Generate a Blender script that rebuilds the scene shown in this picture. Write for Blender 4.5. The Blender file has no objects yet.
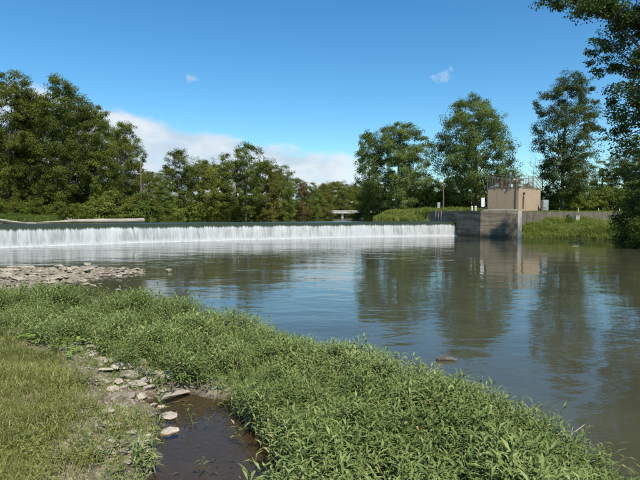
import bpy, bmesh, math, random
import numpy as np
from mathutils import Vector, geometry

# ------------------------------------------------------------------ camera, sky, sun, exposure
scene = bpy.context.scene
C = bpy.context.collection
EYE = 2.45
F = 520.0                      # focal length in 640-wide pixels
cam_d = bpy.data.cameras.new('camera')
cam = bpy.data.objects.new('camera', cam_d); C.objects.link(cam)
cam_d.sensor_width = 36; cam_d.lens = 36*F/640
cam_d.clip_start = 0.05; cam_d.clip_end = 6000
cam.location = (0, 0, EYE)
cam.rotation_euler = (math.radians(90-2.64), 0, 0)
scene.camera = cam

SUN_AZ = 25.0                  # degrees to the right of straight behind the camera
SUN_EL = 53.0
sx, sy = math.sin(math.radians(SUN_AZ)), -math.cos(math.radians(SUN_AZ))
sun_dir = Vector((sx*math.cos(math.radians(SUN_EL)), sy*math.cos(math.radians(SUN_EL)), math.sin(math.radians(SUN_EL))))
sun_d = bpy.data.lights.new('sun', 'SUN'); sun = bpy.data.objects.new('sun', sun_d); C.objects.link(sun)
sun_d.energy = 4.2; sun_d.angle = math.radians(0.53); sun_d.color = (1.0, 0.95, 0.86)
sun.rotation_euler = sun_dir.to_track_quat('Z', 'Y').to_euler()
sun.location = (0, 0, 60)

world = bpy.data.worlds.new('World'); scene.world = world; world.use_nodes = True
scene.view_settings.view_transform = 'Standard'; scene.view_settings.look = 'None'
scene.view_settings.gamma = 1; scene.view_settings.use_curve_mapping = False
scene.view_settings.exposure = 0.5


def build_world():
    nt = world.node_tree; N = nt.nodes; L = nt.links
    N.clear()
    def m(op, a, b=None, c=None):
        n = N.new('ShaderNodeMath'); n.operation = op
        for i, v in enumerate((a, b, c)):
            if v is None: continue
            if isinstance(v, (int, float)): n.inputs[i].default_value = v
            else: L.new(v, n.inputs[i])
        return n.outputs[0]
    def ss(v, lo, hi, a=0.0, b=1.0):
        n = N.new('ShaderNodeMapRange'); n.interpolation_type = 'SMOOTHSTEP'
        L.new(v, n.inputs[0])
        n.inputs[1].default_value = lo; n.inputs[2].default_value = hi
        n.inputs[3].default_value = a; n.inputs[4].default_value = b
        return n.outputs[0]
    out = N.new('ShaderNodeOutputWorld'); bg = N.new('ShaderNodeBackground')
    sky = N.new('ShaderNodeTexSky'); sky.sky_type = 'NISHITA'; sky.sun_disc = False
    sky.sun_elevation = math.radians(SUN_EL); sky.sun_rotation = math.radians(180-SUN_AZ)
    sky.altitude = 100; sky.air_density = 1.0; sky.dust_density = 0.3; sky.ozone_density = 2.5
    sat = N.new('ShaderNodeHueSaturation'); sat.inputs['Saturation'].default_value = 1.3
    L.new(sky.outputs[0], sat.inputs['Color'])
    mul = N.new('ShaderNodeVectorMath'); mul.operation = 'SCALE'; mul.inputs['Scale'].default_value = 0.115
    tin = N.new('ShaderNodeVectorMath'); tin.operation = 'MULTIPLY'; tin.inputs[1].default_value = (0.84, 1.03, 1.0)
    L.new(sat.outputs[0], tin.inputs[0]); L.new(tin.outputs[0], mul.inputs[0])
    tc = N.new('ShaderNodeTexCoord'); sep = N.new('ShaderNodeSeparateXYZ')
    L.new(tc.outputs['Generated'], sep.inputs[0])
    az = m('MULTIPLY', m('ARCTAN2', sep.outputs[0], sep.outputs[1]), 57.2958)
    el = m('MULTIPLY', m('ARCSINE', sep.outputs[2]), 57.2958)
    # cumulus bank low over the river, thinning out to the right
    nz = N.new('ShaderNodeTexNoise'); nz.inputs['Scale'].default_value = 9; nz.inputs['Detail'].default_value = 9; nz.inputs['Roughness'].default_value = 0.58
    mp = N.new('ShaderNodeMapping'); mp.inputs['Scale'].default_value = (1, 1, 2.2)
    L.new(tc.outputs['Generated'], mp.inputs[0]); L.new(mp.outputs[0], nz.inputs[0])
    nz3 = N.new('ShaderNodeTexNoise'); nz3.inputs['Scale'].default_value = 55; nz3.inputs['Detail'].default_value = 5
    L.new(tc.outputs['Generated'], nz3.inputs[0])
    nz2 = N.new('ShaderNodeTexNoise'); nz2.inputs['Scale'].default_value = 22; nz2.inputs['Detail'].default_value = 6
    L.new(mp.outputs[0], nz2.inputs[0])
    top = m('SUBTRACT', 7.1, m('MULTIPLY', az, 0.185))
    over = m('ADD', m('SUBTRACT', top, el), m('MULTIPLY', m('SUBTRACT', nz.outputs[0], 0.5), 4.0))
    bank = ss(over, -0.1, 1.1)
    bank = m('MULTIPLY', bank, ss(el, 0.5, 3.2, 0.35, 1.0))
    bank = m('MULTIPLY', bank, m('MULTIPLY', ss(az, 2.0, 9.0, 1, 0), ss(az, -120, -70, 0, 1)))
    bank = m('MULTIPLY', bank, ss(nz2.outputs[0], 0.2, 0.52, 0.8, 1.0))
    def puff(a, e, r, k):
        da = m('DIVIDE', m('SUBTRACT', az, a), r*1.15); de = m('DIVIDE', m('SUBTRACT', el, e), r)
        d = m('SQRT', m('ADD', m('MULTIPLY', da, da), m('MULTIPLY', de, de)))
        d = m('ADD', d, m('MULTIPLY', m('SUBTRACT', nz3.outputs[0], 0.5), 4.5))
        return m('MULTIPLY', ss(d, 0.15, 1.15, 1, 0), k)
    cl = m('MAXIMUM', bank, m('MAXIMUM', puff(-13.9, 14.3, 0.55, 0.5), puff(13.0, 14.6, 0.7, 0.3)))
    cl = m('MULTIPLY', cl, 0.93)
    shade = N.new('ShaderNodeMix'); shade.data_type = 'RGBA'
    shade.inputs[6].default_value = (0.40, 0.48, 0.57, 1); shade.inputs[7].default_value = (0.58, 0.62, 0.65, 1)
    L.new(ss(nz.outputs[0], 0.35, 0.65), shade.inputs[0])
    mix = N.new('ShaderNodeMix'); mix.data_type = 'RGBA'
    L.new(cl, mix.inputs[0]); L.new(mul.outputs[0], mix.inputs[6]); L.new(shade.outputs[2], mix.inputs[7])
    L.new(mix.outputs[2], bg.inputs[0]); bg.inputs[1].default_value = 1.0
    L.new(bg.outputs[0], out.inputs[0])
build_world()

# ------------------------------------------------------------------ helpers
rng = np.random.default_rng(7)
random.seed(7)

def at(px, d):
    return ((px-320)/F*d, d)

class Geo:
    """collects triangles / quads with an optional per-vertex tint"""
    def __init__(s): s.V = []; s.Fq = []; s.Ft = []; s.T = []; s.n = 0
    def add(s, V, Fc, tint=0.5):
        V = np.asarray(V, float); Fc = np.asarray(Fc, int)
        s.V.append(V)
        s.T.append(np.full(len(V), tint) if np.isscalar(tint) else np.asarray(tint, float))
        if len(Fc):
            (s.Fq if Fc.shape[1] == 4 else s.Ft).append(Fc+s.n)
        s.n += len(V)
    def mesh(s, name, mat, smooth=False):
        V = np.concatenate(s.V); T = np.concatenate(s.T)
        me = bpy.data.meshes.new(name)
        q = np.concatenate(s.Fq) if s.Fq else np.zeros((0, 4), int)
        t = np.concatenate(s.Ft) if s.Ft else np.zeros((0, 3), int)
        li = np.concatenate([q.ravel(), t.ravel()])
        me.vertices.add(len(V)); me.vertices.foreach_set('co', V.ravel().astype(np.float32))
        me.loops.add(len(li)); me.loops.foreach_set('vertex_index', li.astype(np.int32))
        tot = np.concatenate([np.full(len(q), 4), np.full(len(t), 3)])
        st = np.concatenate([[0], np.cumsum(tot)[:-1]])
        me.polygons.add(len(tot)); me.polygons.foreach_set('loop_start', st.astype(np.int32))
        me.polygons.foreach_set('loop_total', tot.astype(np.int32))
        me.polygons.foreach_set('use_smooth', np.full(len(tot), bool(smooth)))
        a = me.attributes.new('tint', 'FLOAT', 'POINT'); a.data.foreach_set('value', T.astype(np.float32))
        me.update(calc_edges=True); me.validate()
        if mat: me.materials.append(mat)
        return me
    def build(s, name, mat, parent=None, smooth=False):
        o = bpy.data.objects.new(name, s.mesh(name, mat, smooth)); C.objects.link(o)
        if parent: o.parent = parent
        return o

def tag(o, label=None, cat=None, group=None, kind=None):
    if label: o['label'] = label
    if cat: o['category'] = cat
    if group: o['group'] = group
    if kind: o['kind'] = kind
    return o

def thing(name, loc, label, cat, group=None, rz=0):
    o = bpy.data.objects.new(name, None); C.objects.link(o)
    o.location = loc; o.rotation_euler = (0, 0, rz); o.empty_display_size = 0.3
    return tag(o, label, cat, group)

def tube(pts, rad, sides=7, cap=True):
    pts = np.asarray(pts, float); rad = np.asarray(rad, float)
    V = []; n = len(pts)
    for i in range(n):
        d = pts[min(i+1, n-1)]-pts[max(i-1, 0)]
        d = d/(np.linalg.norm(d)+1e-9)
        a = np.array([1., 0, 0]) if abs(d[0]) < 0.8 else np.array([0, 1., 0])
        u = np.cross(d, a); u /= np.linalg.norm(u); w = np.cross(d, u)
        for k in range(sides):
            th = 2*math.pi*k/sides
            V.append(pts[i]+rad[i]*(math.cos(th)*u+math.sin(th)*w))
    Fc = []
    for i in range(n-1):
        for k in range(sides):
            k2 = (k+1) % sides
            Fc.append((i*sides+k, i*sides+k2, (i+1)*sides+k2, (i+1)*sides+k))
    V = np.array(V); Fc = np.array(Fc)
    if cap:
        b = len(V)
        V = np.vstack([V, pts[0], pts[-1]])
        ex = []
        for k in range(0, sides):
            k2 = (k+1) % sides
            ex.append((k2, k, b, b)); ex.append(((n-1)*sides+k, (n-1)*sides+k2, b+1, b+1))
        return V, Fc, np.array(ex)[:, :3]
    return V, Fc, None

def add_tube(g, pts, rad, sides=7, tint=0.5, cap=True):
    V, Fc, ex = tube(pts, rad, sides, cap)
    base = g.n
    g.add(V, Fc, tint)
    if ex is not None: g.Ft.append(ex+base)

def add_box(g, c, s, rz=0, tint=0.5, rx=0):
    """box centred on c, full size s"""
    x, y, z = [v/2 for v in s]
    V = np.array([(-x,-y,-z),(x,-y,-z),(x,y,-z),(-x,y,-z),(-x,-y,z),(x,-y,z),(x,y,z),(-x,y,z)])
    if rx:
        cr, sr = math.cos(rx), math.sin(rx); V = V@np.array([[1,0,0],[0,cr,sr],[0,-sr,cr]])
    cz, sz = math.cos(rz), math.sin(rz)
    V = V@np.array([[cz, sz, 0], [-sz, cz, 0], [0, 0, 1]])+np.asarray(c)
    g.add(V, [(0,3,2,1),(4,5,6,7),(0,1,5,4),(1,2,6,5),(2,3,7,6),(3,0,4,7)], tint)

def add_prism(g, poly, z0, z1, tint=0.5):
    """vertical prism over a counter-clockwise convex or simple polygon"""
    n = len(poly)
    V = [(x, y, z0) for x, y in poly]+[(x, y, z1) for x, y in poly]
    Fc = [(i, (i+1) % n, n+(i+1) % n, n+i) for i in range(n)]
    b = g.n; g.add(V, Fc, tint)
    tris = geometry.tessellate_polygon([[Vector((x, y, 0)) for x, y in poly]])
    T = []
    for t in tris:
        p = [poly[i] for i in t]
        ar = (p[1][0]-p[0][0])*(p[2][1]-p[0][1])-(p[2][0]-p[0][0])*(p[1][1]-p[0][1])
        t = t if ar > 0 else t[::-1]
        T.append([n+i for i in t]); T.append([i for i in t[::-1]])
    g.Ft.append(np.array(T)+b)

# ---- smooth value noise on numpy arrays
_perm = rng.random((64, 64))
def vnoise(x, y):
    x = np.asarray(x, float); y = np.asarray(y, float)
    xi = np.floor(x).astype(int); yi = np.floor(y).astype(int)
    fx = x-xi; fy = y-yi; fx = fx*fx*(3-2*fx); fy = fy*fy*(3-2*fy)
    g = lambda a, b: _perm[a % 64, b % 64]
    return (g(xi,yi)*(1-fx)+g(xi+1,yi)*fx)*(1-fy)+(g(xi,yi+1)*(1-fx)+g(xi+1,yi+1)*fx)*fy
def sstep(v, a, b):
    t = np.clip((v-a)/(b-a), 0, 1); return t*t*(3-2*t)

def seg_dist(x, y, P, closed):
    P = np.asarray(P, float); n = len(P); d = np.full(x.shape, 1e9)
    for i in range(n if closed else n-1):
        a = P[i]; b = P[(i+1) % n]; e = b-a; L2 = e@e
        t = np.clip(((x-a[0])*e[0]+(y-a[1])*e[1])/L2, 0, 1)
        d = np.minimum(d, (x-a[0]-t*e[0])**2+(y-a[1]-t*e[1])**2)
    return np.sqrt(d)
def inside(x, y, P):
    P = np.asarray(P, float); n = len(P); r = np.zeros(x.shape, bool)
    for i in range(n):
        x1, y1 = P[i]; x2, y2 = P[(i+1) % n]
        if y1 == y2: continue
        c = ((y1 > y) != (y2 > y)) & (x < (x2-x1)*(y-y1)/(y2-y1)+x1)
        r ^= c
    return r
def sdist(x, y, P):
    """signed distance, positive outside"""
    x = np.asarray(x, float); y = np.asarray(y, float)
    d = seg_dist(x, y, P, True); return np.where(inside(x, y, P), -d, d)

# ------------------------------------------------------------------ materials
def new_mat(name):
    m = bpy.data.materials.new(name); m.use_nodes = True
    nt = m.node_tree; nt.nodes.clear()
    return m, nt.nodes, nt.links
class NB:
    """tiny node builder"""
    def __init__(s, name):
        s.m, s.N, s.L = new_mat(name)
        s.out = s.N.new('ShaderNodeOutputMaterial')
    def set(s, sock, v):
        if isinstance(v, (int, float)): sock.default_value = v
        elif isinstance(v, tuple): sock.default_value = v if len(v) == len(sock.default_value) else (*v, 1)
        else: s.L.new(v, sock)
    def coord(s, which='Object', scale=(1,1,1), rot=(0,0,0)):
        t = s.N.new('ShaderNodeTexCoord'); mp = s.N.new('ShaderNodeMapping')
        mp.inputs['Scale'].default_value = scale; mp.inputs['Rotation'].default_value = rot
        s.L.new(t.outputs[which], mp.inputs[0]); return mp.outputs[0]
    def noise(s, vec, scale, detail=4, rough=0.55, dist=0.0):
        n = s.N.new('ShaderNodeTexNoise'); n.inputs['Scale'].default_value = scale
        n.inputs['Detail'].default_value = detail; n.inputs['Roughness'].default_value = rough
        n.inputs['Distortion'].default_value = dist
        s.L.new(vec, n.inputs['Vector']); return n.outputs[0]
    def math(s, op, a, b=0.0, clamp=False):
        n = s.N.new('ShaderNodeMath'); n.operation = op; n.use_clamp = clamp
        s.set(n.inputs[0], a); s.set(n.inputs[1], b); return n.outputs[0]
    def ramp(s, v, lo, hi, a=0.0, b=1.0):
        n = s.N.new('ShaderNodeMapRange'); n.interpolation_type = 'SMOOTHSTEP'
        s.set(n.inputs[0], v)
        for i, k in enumerate((lo, hi, a, b)): n.inputs[i+1].default_value = k
        return n.outputs[0]
    def mix(s, f, a, b, mode='MIX'):
        n = s.N.new('ShaderNodeMix'); n.data_type = 'RGBA'; n.blend_type = mode
        s.set(n.inputs[0], f); s.set(n.inputs[6], a); s.set(n.inputs[7], b); return n.outputs[2]
    def attr(s, name):
        n = s.N.new('ShaderNodeAttribute'); n.attribute_name = name; return n.outputs['Fac']
    def bump(s, h, strength=0.5, dist=0.02):
        n = s.N.new('ShaderNodeBump'); n.inputs['Strength'].default_value = strength
        n.inputs['Distance'].default_value = dist; s.L.new(h, n.inputs['Height']); return n.outputs[0]
    def pbsdf(s, col, rough=0.7, spec=0.4, normal=None, metal=0.0):
        n = s.N.new('ShaderNodeBsdfPrincipled')
        s.set(n.inputs['Base Color'], col); s.set(n.inputs['Roughness'], rough)
        n.inputs['Specular IOR Level'].default_value = spec; n.inputs['Metallic'].default_value = metal
        if normal is not None: s.L.new(normal, n.inputs['Normal'])
        return n
    def done(s, sh):
        s.L.new(sh if not hasattr(sh, 'outputs') else sh.outputs[0], s.out.inputs[0]); return s.m

def leaf_mat(name, dark, mid, light, trans=0.36, vary=0.25, dry=None):
    b = NB(name)
    t = b.attr('tint')
    c = b.mix(b.ramp(t, 0.0, 0.55), dark, mid)
    c = b.mix(b.ramp(t, 0.5, 1.0), c, light)
    if dry: c = b.mix(b.ramp(t, 1.05, 1.25), c, dry)
    oi = b.N.new('ShaderNodeObjectInfo')
    hs = b.N.new('ShaderNodeHueSaturation')
    b.L.new(b.ramp(oi.outputs['Random'], 0, 1, 0.5-0.03*vary*2, 0.5+0.02*vary*2), hs.inputs['Hue'])
    b.L.new(b.ramp(oi.outputs['Random'], 0, 1, 1-vary*0.6, 1+vary*0.6), hs.inputs['Value'])
    b.L.new(c, hs.inputs['Color'])
    p = b.pbsdf(hs.outputs[0], 0.55, 0.18)
    tr = b.N.new('ShaderNodeBsdfTranslucent')
    b.L.new(b.mix(0.6, hs.outputs[0], b.mix(0.5, hs.outputs[0], (0.30, 0.36, 0.04))), tr.inputs[0])
    mx = b.N.new('ShaderNodeMixShader'); mx.inputs[0].default_value = trans
    b.L.new(p.outputs[0], mx.inputs[1]); b.L.new(tr.outputs[0], mx.inputs[2])
    return b.done(mx.outputs[0])

M = {}
M['leaf_dark'] = leaf_mat('leaf_dark', (0.058,0.080,0.014), (0.120,0.158,0.024), (0.23,0.25,0.048))
M['leaf_mid'] = leaf_mat('leaf_mid', (0.072,0.094,0.016), (0.155,0.190,0.028), (0.28,0.29,0.058))
M['leaf_silver'] = leaf_mat('leaf_silver', (0.060,0.084,0.020), (0.138,0.178,0.042), (0.27,0.29,0.09))
M['leaf_olive'] = leaf_mat('leaf_olive', (0.088,0.098,0.018), (0.185,0.187,0.034), (0.30,0.28,0.065))
M['leaf_lime'] = leaf_mat('leaf_lime', (0.095,0.12,0.02), (0.20,0.235,0.04), (0.33,0.35,0.085))
M['leaf_rust'] = leaf_mat('leaf_rust', (0.075,0.062,0.02), (0.17,0.105,0.038), (0.25,0.15,0.06))
M['mat_leaf'] = leaf_mat('mat_leaf', (0.062,0.090,0.023), (0.155,0.203,0.053), (0.275,0.325,0.11), 0.2, 0.0, dry=(0.42,0.34,0.16))
M['grass_leaf'] = leaf_mat('grass_leaf', (0.09,0.11,0.024), (0.195,0.215,0.046), (0.33,0.335,0.10), 0.25, 0.0, dry=(0.46,0.38,0.2))
M['bank_leaf'] = leaf_mat('bank_leaf', (0.06,0.09,0.02), (0.14,0.19,0.035), (0.25,0.28,0.06), 0.25, 0.0, dry=(0.5,0.38,0.05))
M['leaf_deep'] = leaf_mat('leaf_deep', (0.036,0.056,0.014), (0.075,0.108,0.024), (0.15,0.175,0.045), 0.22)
M['broad_leaf'] = leaf_mat('broad_leaf', (0.09,0.15,0.03), (0.17,0.27,0.05), (0.26,0.37,0.08), 0.25, 0.3)
M['litter_leaf'] = leaf_mat('litter_leaf', (0.03,0.024,0.015), (0.08,0.06,0.035), (0.17,0.13,0.08), 0.0, 0.0)

def bark_mat(name, c1, c2):
    b = NB(name); v = b.coord('Object', (1,1,0.25))
    n = b.noise(v, 9, 6); c = b.mix(b.ramp(n, 0.3, 0.7), c1, c2)
    return b.done(b.pbsdf(c, 0.9, 0.2, b.bump(n, 0.6, 0.05)))
M['bark'] = bark_mat('bark', (0.06,0.048,0.036), (0.17,0.145,0.115))
M['bark_pale'] = bark_mat('bark_pale', (0.22,0.19,0.15), (0.42,0.38,0.31))
M['pole_wood'] = bark_mat('pole_wood', (0.13,0.075,0.04), (0.25,0.15,0.09))
def drift_mat():
    b = NB('drift'); n = b.noise(b.coord('Object', (0.35,0.6,3)), 3, 6); c = b.mix(b.ramp(n, 0.3, 0.7), (0.22,0.19,0.145), (0.40,0.355,0.285))
    return b.done(b.pbsdf(c, 0.85, 0.25, b.bump(n, 0.4, 0.03)))
M['drift'] = drift_mat()

def stone_mat(name, c1, c2, c3):
    b = NB(name); v = b.coord('Object')
    n = b.noise(v, 6, 7, 0.65); n2 = b.noise(v, 30, 4)
    oi = b.N.new('ShaderNodeObjectInfo')
    c = b.mix(b.ramp(n, 0.32, 0.68), c1, c2)
    c = b.mix(b.ramp(n2, 0.55, 0.75), c, c3)
    c = b.mix(1.0, c, b.mix(oi.outputs['Random'], (0.62,0.60,0.56), (1.08,1.03,0.97)), 'MULTIPLY')
    h = b.math('ADD', n, b.math('MULTIPLY', n2, 0.4))
    return b.done(b.pbsdf(c, 0.85, 0.3, b.bump(h, 0.7, 0.02)))
M['stone'] = stone_mat('stone', (0.38,0.335,0.265), (0.56,0.50,0.41), (0.26,0.22,0.17))
M['cobble'] = stone_mat('cobble', (0.26,0.225,0.17), (0.46,0.41,0.33), (0.18,0.15,0.11))

def concrete_mat(name, c1, c2, stain, boards=True):
    b = NB(name); v = b.coord('Object'); vs = b.coord('Object', (1,1,0.12)); vb = b.coord('Object', (0.25,0.25,3.2))
    n = b.noise(v, 1.3, 8, 0.62); st = b.noise(vs, 2.2, 6, 0.6); bd = b.noise(vb, 1.0, 5, 0.6)
    fine = b.noise(v, 22, 4)
    c = b.mix(b.ramp(n, 0.3, 0.7), c1, c2)
    c = b.mix(b.math('MULTIPLY', b.ramp(st, 0.48, 0.72), 0.6), c, stain)
    if boards:
        c = b.mix(b.math('MULTIPLY', b.ramp(bd, 0.42, 0.60), 0.75), c, stain)
        sz = b.N.new('ShaderNodeSeparateXYZ'); b.L.new(v, sz.inputs[0])
        c = b.mix(b.math('MULTIPLY', b.ramp(b.math('ADD', sz.outputs[2], b.math('MULTIPLY', n, 0.35)), 0.35, 0.65, 1, 0), 0.7), c, (0.055,0.052,0.032))
    c = b.mix(b.math('MULTIPLY', b.ramp(fine, 0.4, 0.8), 0.3), c, stain)
    h = b.math('ADD', fine, b.math('MULTIPLY', bd, 2.0 if boards else 0.4))
    return b.done(b.pbsdf(c, 0.9, 0.25, b.bump(h, 0.5, 0.03)))
M['concrete'] = concrete_mat('concrete', (0.185,0.148,0.105), (0.27,0.225,0.165), (0.085,0.070,0.050))
M['concrete_old'] = concrete_mat('concrete_old', (0.17,0.14,0.105), (0.25,0.21,0.16), (0.085,0.07,0.052), False)
M['concrete_dark'] = concrete_mat('concrete_dark', (0.115,0.095,0.07), (0.17,0.145,0.11), (0.06,0.05,0.038), False)
M['concrete_pale'] = concrete_mat('concrete_pale', (0.40,0.37,0.31), (0.52,0.48,0.41), (0.24,0.21,0.17), False)

def brick_mat():
    b = NB('brick'); v = b.coord('UV')
    br = b.N.new('ShaderNodeTexBrick'); b.L.new(v, br.inputs['Vector'])
    br.inputs['Color1'].default_value = (0.35,0.230,0.135,1); br.inputs['Color2'].default_value = (0.45,0.305,0.19,1)
    br.inputs['Mortar'].default_value = (0.38,0.31,0.24,1)
    br.inputs['Scale'].default_value = 1.0; br.inputs['Mortar Size'].default_value = 0.012
    br.inputs['Brick Width'].default_value = 0.22; br.inputs['Row Height'].default_value = 0.075
    o = b.coord('Object'); n = b.noise(o, 2.5, 7, 0.65); st = b.noise(b.coord('Object', (1,1,0.15)), 3, 5)
    c = b.mix(b.math('MULTIPLY', b.ramp(n, 0.35, 0.7), 0.4), br.outputs[0], (0.46,0.34,0.225))
    c = b.mix(b.math('MULTIPLY', b.ramp(st, 0.5, 0.75), 0.6), c, (0.25,0.17,0.12))
    return b.done(b.pbsdf(c, 0.9, 0.2))
M['brick'] = brick_mat()

def plain(name, col, rough=0.6, spec=0.4, metal=0.0, nscale=8, amt=0.25):
    b = NB(name); n = b.noise(b.coord('Object'), nscale, 6)
    dk = tuple(v*(1-amt*1.6) for v in col)
    c = b.mix(b.ramp(n, 0.35, 0.7), dk, col)
    return b.done(b.pbsdf(c, rough, spec, None, metal))
M['galv'] = plain('galvanised', (0.30,0.30,0.29), 0.5, 0.5, 0.4)
M['wire'] = plain('mesh_wire', (0.22,0.18,0.14), 0.7)
M['cabinet'] = plain('cabinet_grey', (0.38,0.41,0.42), 0.5)
M['dark_metal'] = plain('dark_metal', (0.06,0.055,0.05), 0.7)
M['dark_open'] = plain('dark_opening', (0.05,0.03,0.022), 0.9)
M['rail'] = plain('railing_rusty', (0.21,0.165,0.125), 0.7)
M['red_paint'] = plain('red_paint', (0.30,0.085,0.05), 0.6)
M['orange_paint'] = plain('orange_paint', (0.38,0.17,0.085), 0.6)
M['white_paint'] = plain('white_paint', (0.78,0.78,0.75), 0.6, amt=0.1)
M['cream_paint'] = plain('cream_paint', (0.70,0.63,0.45), 0.6, amt=0.1)
M['sign_grey'] = plain('sign_grey', (0.36,0.36,0.36), 0.6)

def ground_mat():
    b = NB('ground'); v = b.coord('Object')
    n = b.noise(v, 1.1, 8, 0.62); n2 = b.noise(v, 14, 7, 0.65); n3 = b.noise(v, 60, 4, 0.6)
    dirt = b.mix(b.ramp(n2, 0.33, 0.68), (0.115,0.085,0.055), (0.25,0.20,0.14))
    dirt = b.mix(b.ramp(n, 0.50, 0.72), dirt, (0.38,0.33,0.25))
    dirt = b.mix(b.math('MULTIPLY', b.ramp(n3, 0.5, 0.75), 0.5), dirt, (0.075,0.055,0.035))
    sep = b.N.new('ShaderNodeSeparateXYZ'); b.L.new(v, sep.inputs[0])
    wet = b.ramp(b.math('ADD', sep.outputs[2], b.math('MULTIPLY', n2, 0.05)), 0.01, 0.09, 1, 0)
    dirt = b.mix(b.math('MULTIPLY', wet, 0.8), dirt, (0.058,0.049,0.035))
    grass = b.mix(b.ramp(n2, 0.3, 0.7), (0.055,0.075,0.018), (0.12,0.15,0.035))
    g = b.attr('tint')
    c = b.mix(b.ramp(b.math('ADD', g, b.math('MULTIPLY', b.math('SUBTRACT', n2, 0.5), 0.6)), 0.3, 0.7), dirt, grass)
    h = b.math('ADD', n2, b.math('MULTIPLY', n3, 0.5))
    rough = b.ramp(wet, 0, 1, 0.95, 0.45)
    return b.done(b.pbsdf(c, rough, 0.3, b.bump(h, 0.8, 0.03)))
M['ground'] = ground_mat()

def water_mat(name, body, amp=1.0, clear=0.0, rough=0.02, clearcol=(0.75,0.66,0.48), churn=False):
    b = NB(name)
    v = b.coord('Object', (0.75,1.25,1), (0,0,0.25)); v2 = b.coord('Object', (0.8,1.3,1), (0,0,-0.5))
    w = b.math('MULTIPLY', b.noise(v, 0.55, 3, 0.5, 0.4), 0.020*amp)
    w = b.math('ADD', w, b.math('MULTIPLY', b.noise(v2, 2.0, 3, 0.5, 0.5), 0.0062*amp))
    w = b.math('ADD', w, b.math('MULTIPLY', b.noise(v, 7.0, 2, 0.5), 0.0011*amp))
    patch = b.ramp(b.noise(b.coord('Object', (0.5,1,1)), 0.10, 3), 0.35, 0.65, 0.45, 1.25)
    w = b.math('MULTIPLY', w, patch)
    if churn:      # rougher water downstream of the falls
        sp_ = b.N.new('ShaderNodeSeparateXYZ'); b.L.new(b.coord('Object'), sp_.inputs[0])
        dd_ = b.math('SUBTRACT', b.math('MULTIPLY', b.math('ADD', sp_.outputs[0], 25.0), 0.515), b.math('MULTIPLY', b.math('SUBTRACT', sp_.outputs[1], 40.0), 0.857))
        k_ = b.ramp(dd_, -2.0, 15.0, 3.2, 1.0)
        w = b.math('ADD', b.math('MULTIPLY', w, k_), b.math('MULTIPLY', b.noise(v2, 3.2, 3, 0.6), b.ramp(dd_, -2.0, 13.0, 0.016, 0.0)))
    nrm = b.bump(w, 1.0, 1.0)
    murk = b.noise(b.coord('Object'), 0.5, 5)
    col = b.mix(b.ramp(murk, 0.3, 0.7), body, tuple(k*1.3 for k in body))
    df = b.N.new('ShaderNodeBsdfDiffuse'); b.set(df.inputs[0], col)
    under = df.outputs[0]
    if clear > 0:
        tr = b.N.new('ShaderNodeBsdfTransparent'); b.set(tr.inputs[0], clearcol)
        mx = b.N.new('ShaderNodeMixShader'); mx.inputs[0].default_value = clear
        b.L.new(under, mx.inputs[1]); b.L.new(tr.outputs[0], mx.inputs[2]); under = mx.outputs[0]
    gl = b.N.new('ShaderNodeBsdfGlossy'); gl.inputs['Roughness'].default_value = rough
    gl.inputs['Color'].default_value = (1,1,1,1); b.L.new(nrm, gl.inputs['Normal'])
    fr = b.N.new('ShaderNodeFresnel'); fr.inputs['IOR'].default_value = 1.33; b.L.new(nrm, fr.inputs['Normal'])
    m2 = b.N.new('ShaderNodeMixShader'); b.L.new(fr.outputs[0], m2.inputs[0])
    b.L.new(under, m2.inputs[1]); b.L.new(gl.outputs[0], m2.inputs[2])
    return b.done(m2.outputs[0])
M['river'] = water_mat('river_water', (0.053,0.051,0.029), 1.15, churn=True)
M['pool'] = water_mat('pool_water', (0.035,0.038,0.019), 0.5)
M['puddle'] = water_mat('puddle_water', (0.06,0.05,0.03), 0.10, clear=0.88, clearcol=(0.85,0.76,0.6))

def fall_mat():
    b = NB('falling_water'); uv = b.coord('UV')
    mp = b.N.new('ShaderNodeMapping'); mp.inputs['Scale'].default_value = (1, 1, 1); b.L.new(uv, mp.inputs[0])
    def sc(a, c):
        m = b.N.new('ShaderNodeMapping'); m.inputs['Scale'].default_value = (a, c, 1); b.L.new(uv, m.inputs[0]); return m.outputs[0]
    n1 = b.noise(sc(5.0, 0.8), 1, 4, 0.6); n2 = b.noise(sc(16, 2.5), 1, 4, 0.6); n3 = b.noise(sc(0.7, 0.5), 1, 4)
    sep = b.N.new('ShaderNodeSeparateXYZ'); b.L.new(uv, sep.inputs[0]); vv = sep.outputs[1]
    e = b.math('ADD', vv, b.math('MULTIPLY', b.math('SUBTRACT', n1, 0.5), 0.20))
    e = b.math('ADD', e, b.math('MULTIPLY', b.math('SUBTRACT', n2, 0.5), 0.16))
    e = b.math('ADD', e, b.math('MULTIPLY', b.math('SUBTRACT', n3, 0.5), 0.25))
    foam = b.ramp(e, 0.20, 0.33)
    thin = b.math('MULTIPLY', b.ramp(b.math('ADD', b.math('ADD', n1, b.math('MULTIPLY', n2, 0.6)), b.math('MULTIPLY', b.math('SUBTRACT', n3, 0.5), 0.9)), 0.50, 0.98, 1, 0), b.ramp(vv, 0.8, 1.0, 1, 0.15))
    fc = b.mix(b.math('MULTIPLY', thin, 0.9), (0.43,0.44,0.43), (0.22,0.23,0.21))
    nrm = b.bump(b.math('ADD', n1, n2), 0.6, 0.06)
    dfo = b.pbsdf(fc, 0.6, 0.3, nrm)
    wt = b.pbsdf((0.030,0.040,0.018), 0.12, 0.5, b.bump(n1, 0.3, 0.03))
    mx = b.N.new('ShaderNodeMixShader'); b.L.new(foam, mx.inputs[0])
    b.L.new(wt.outputs[0], mx.inputs[1]); b.L.new(dfo.outputs[0], mx.inputs[2])
    return b.done(mx.outputs[0])
M['fall'] = fall_mat()
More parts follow.
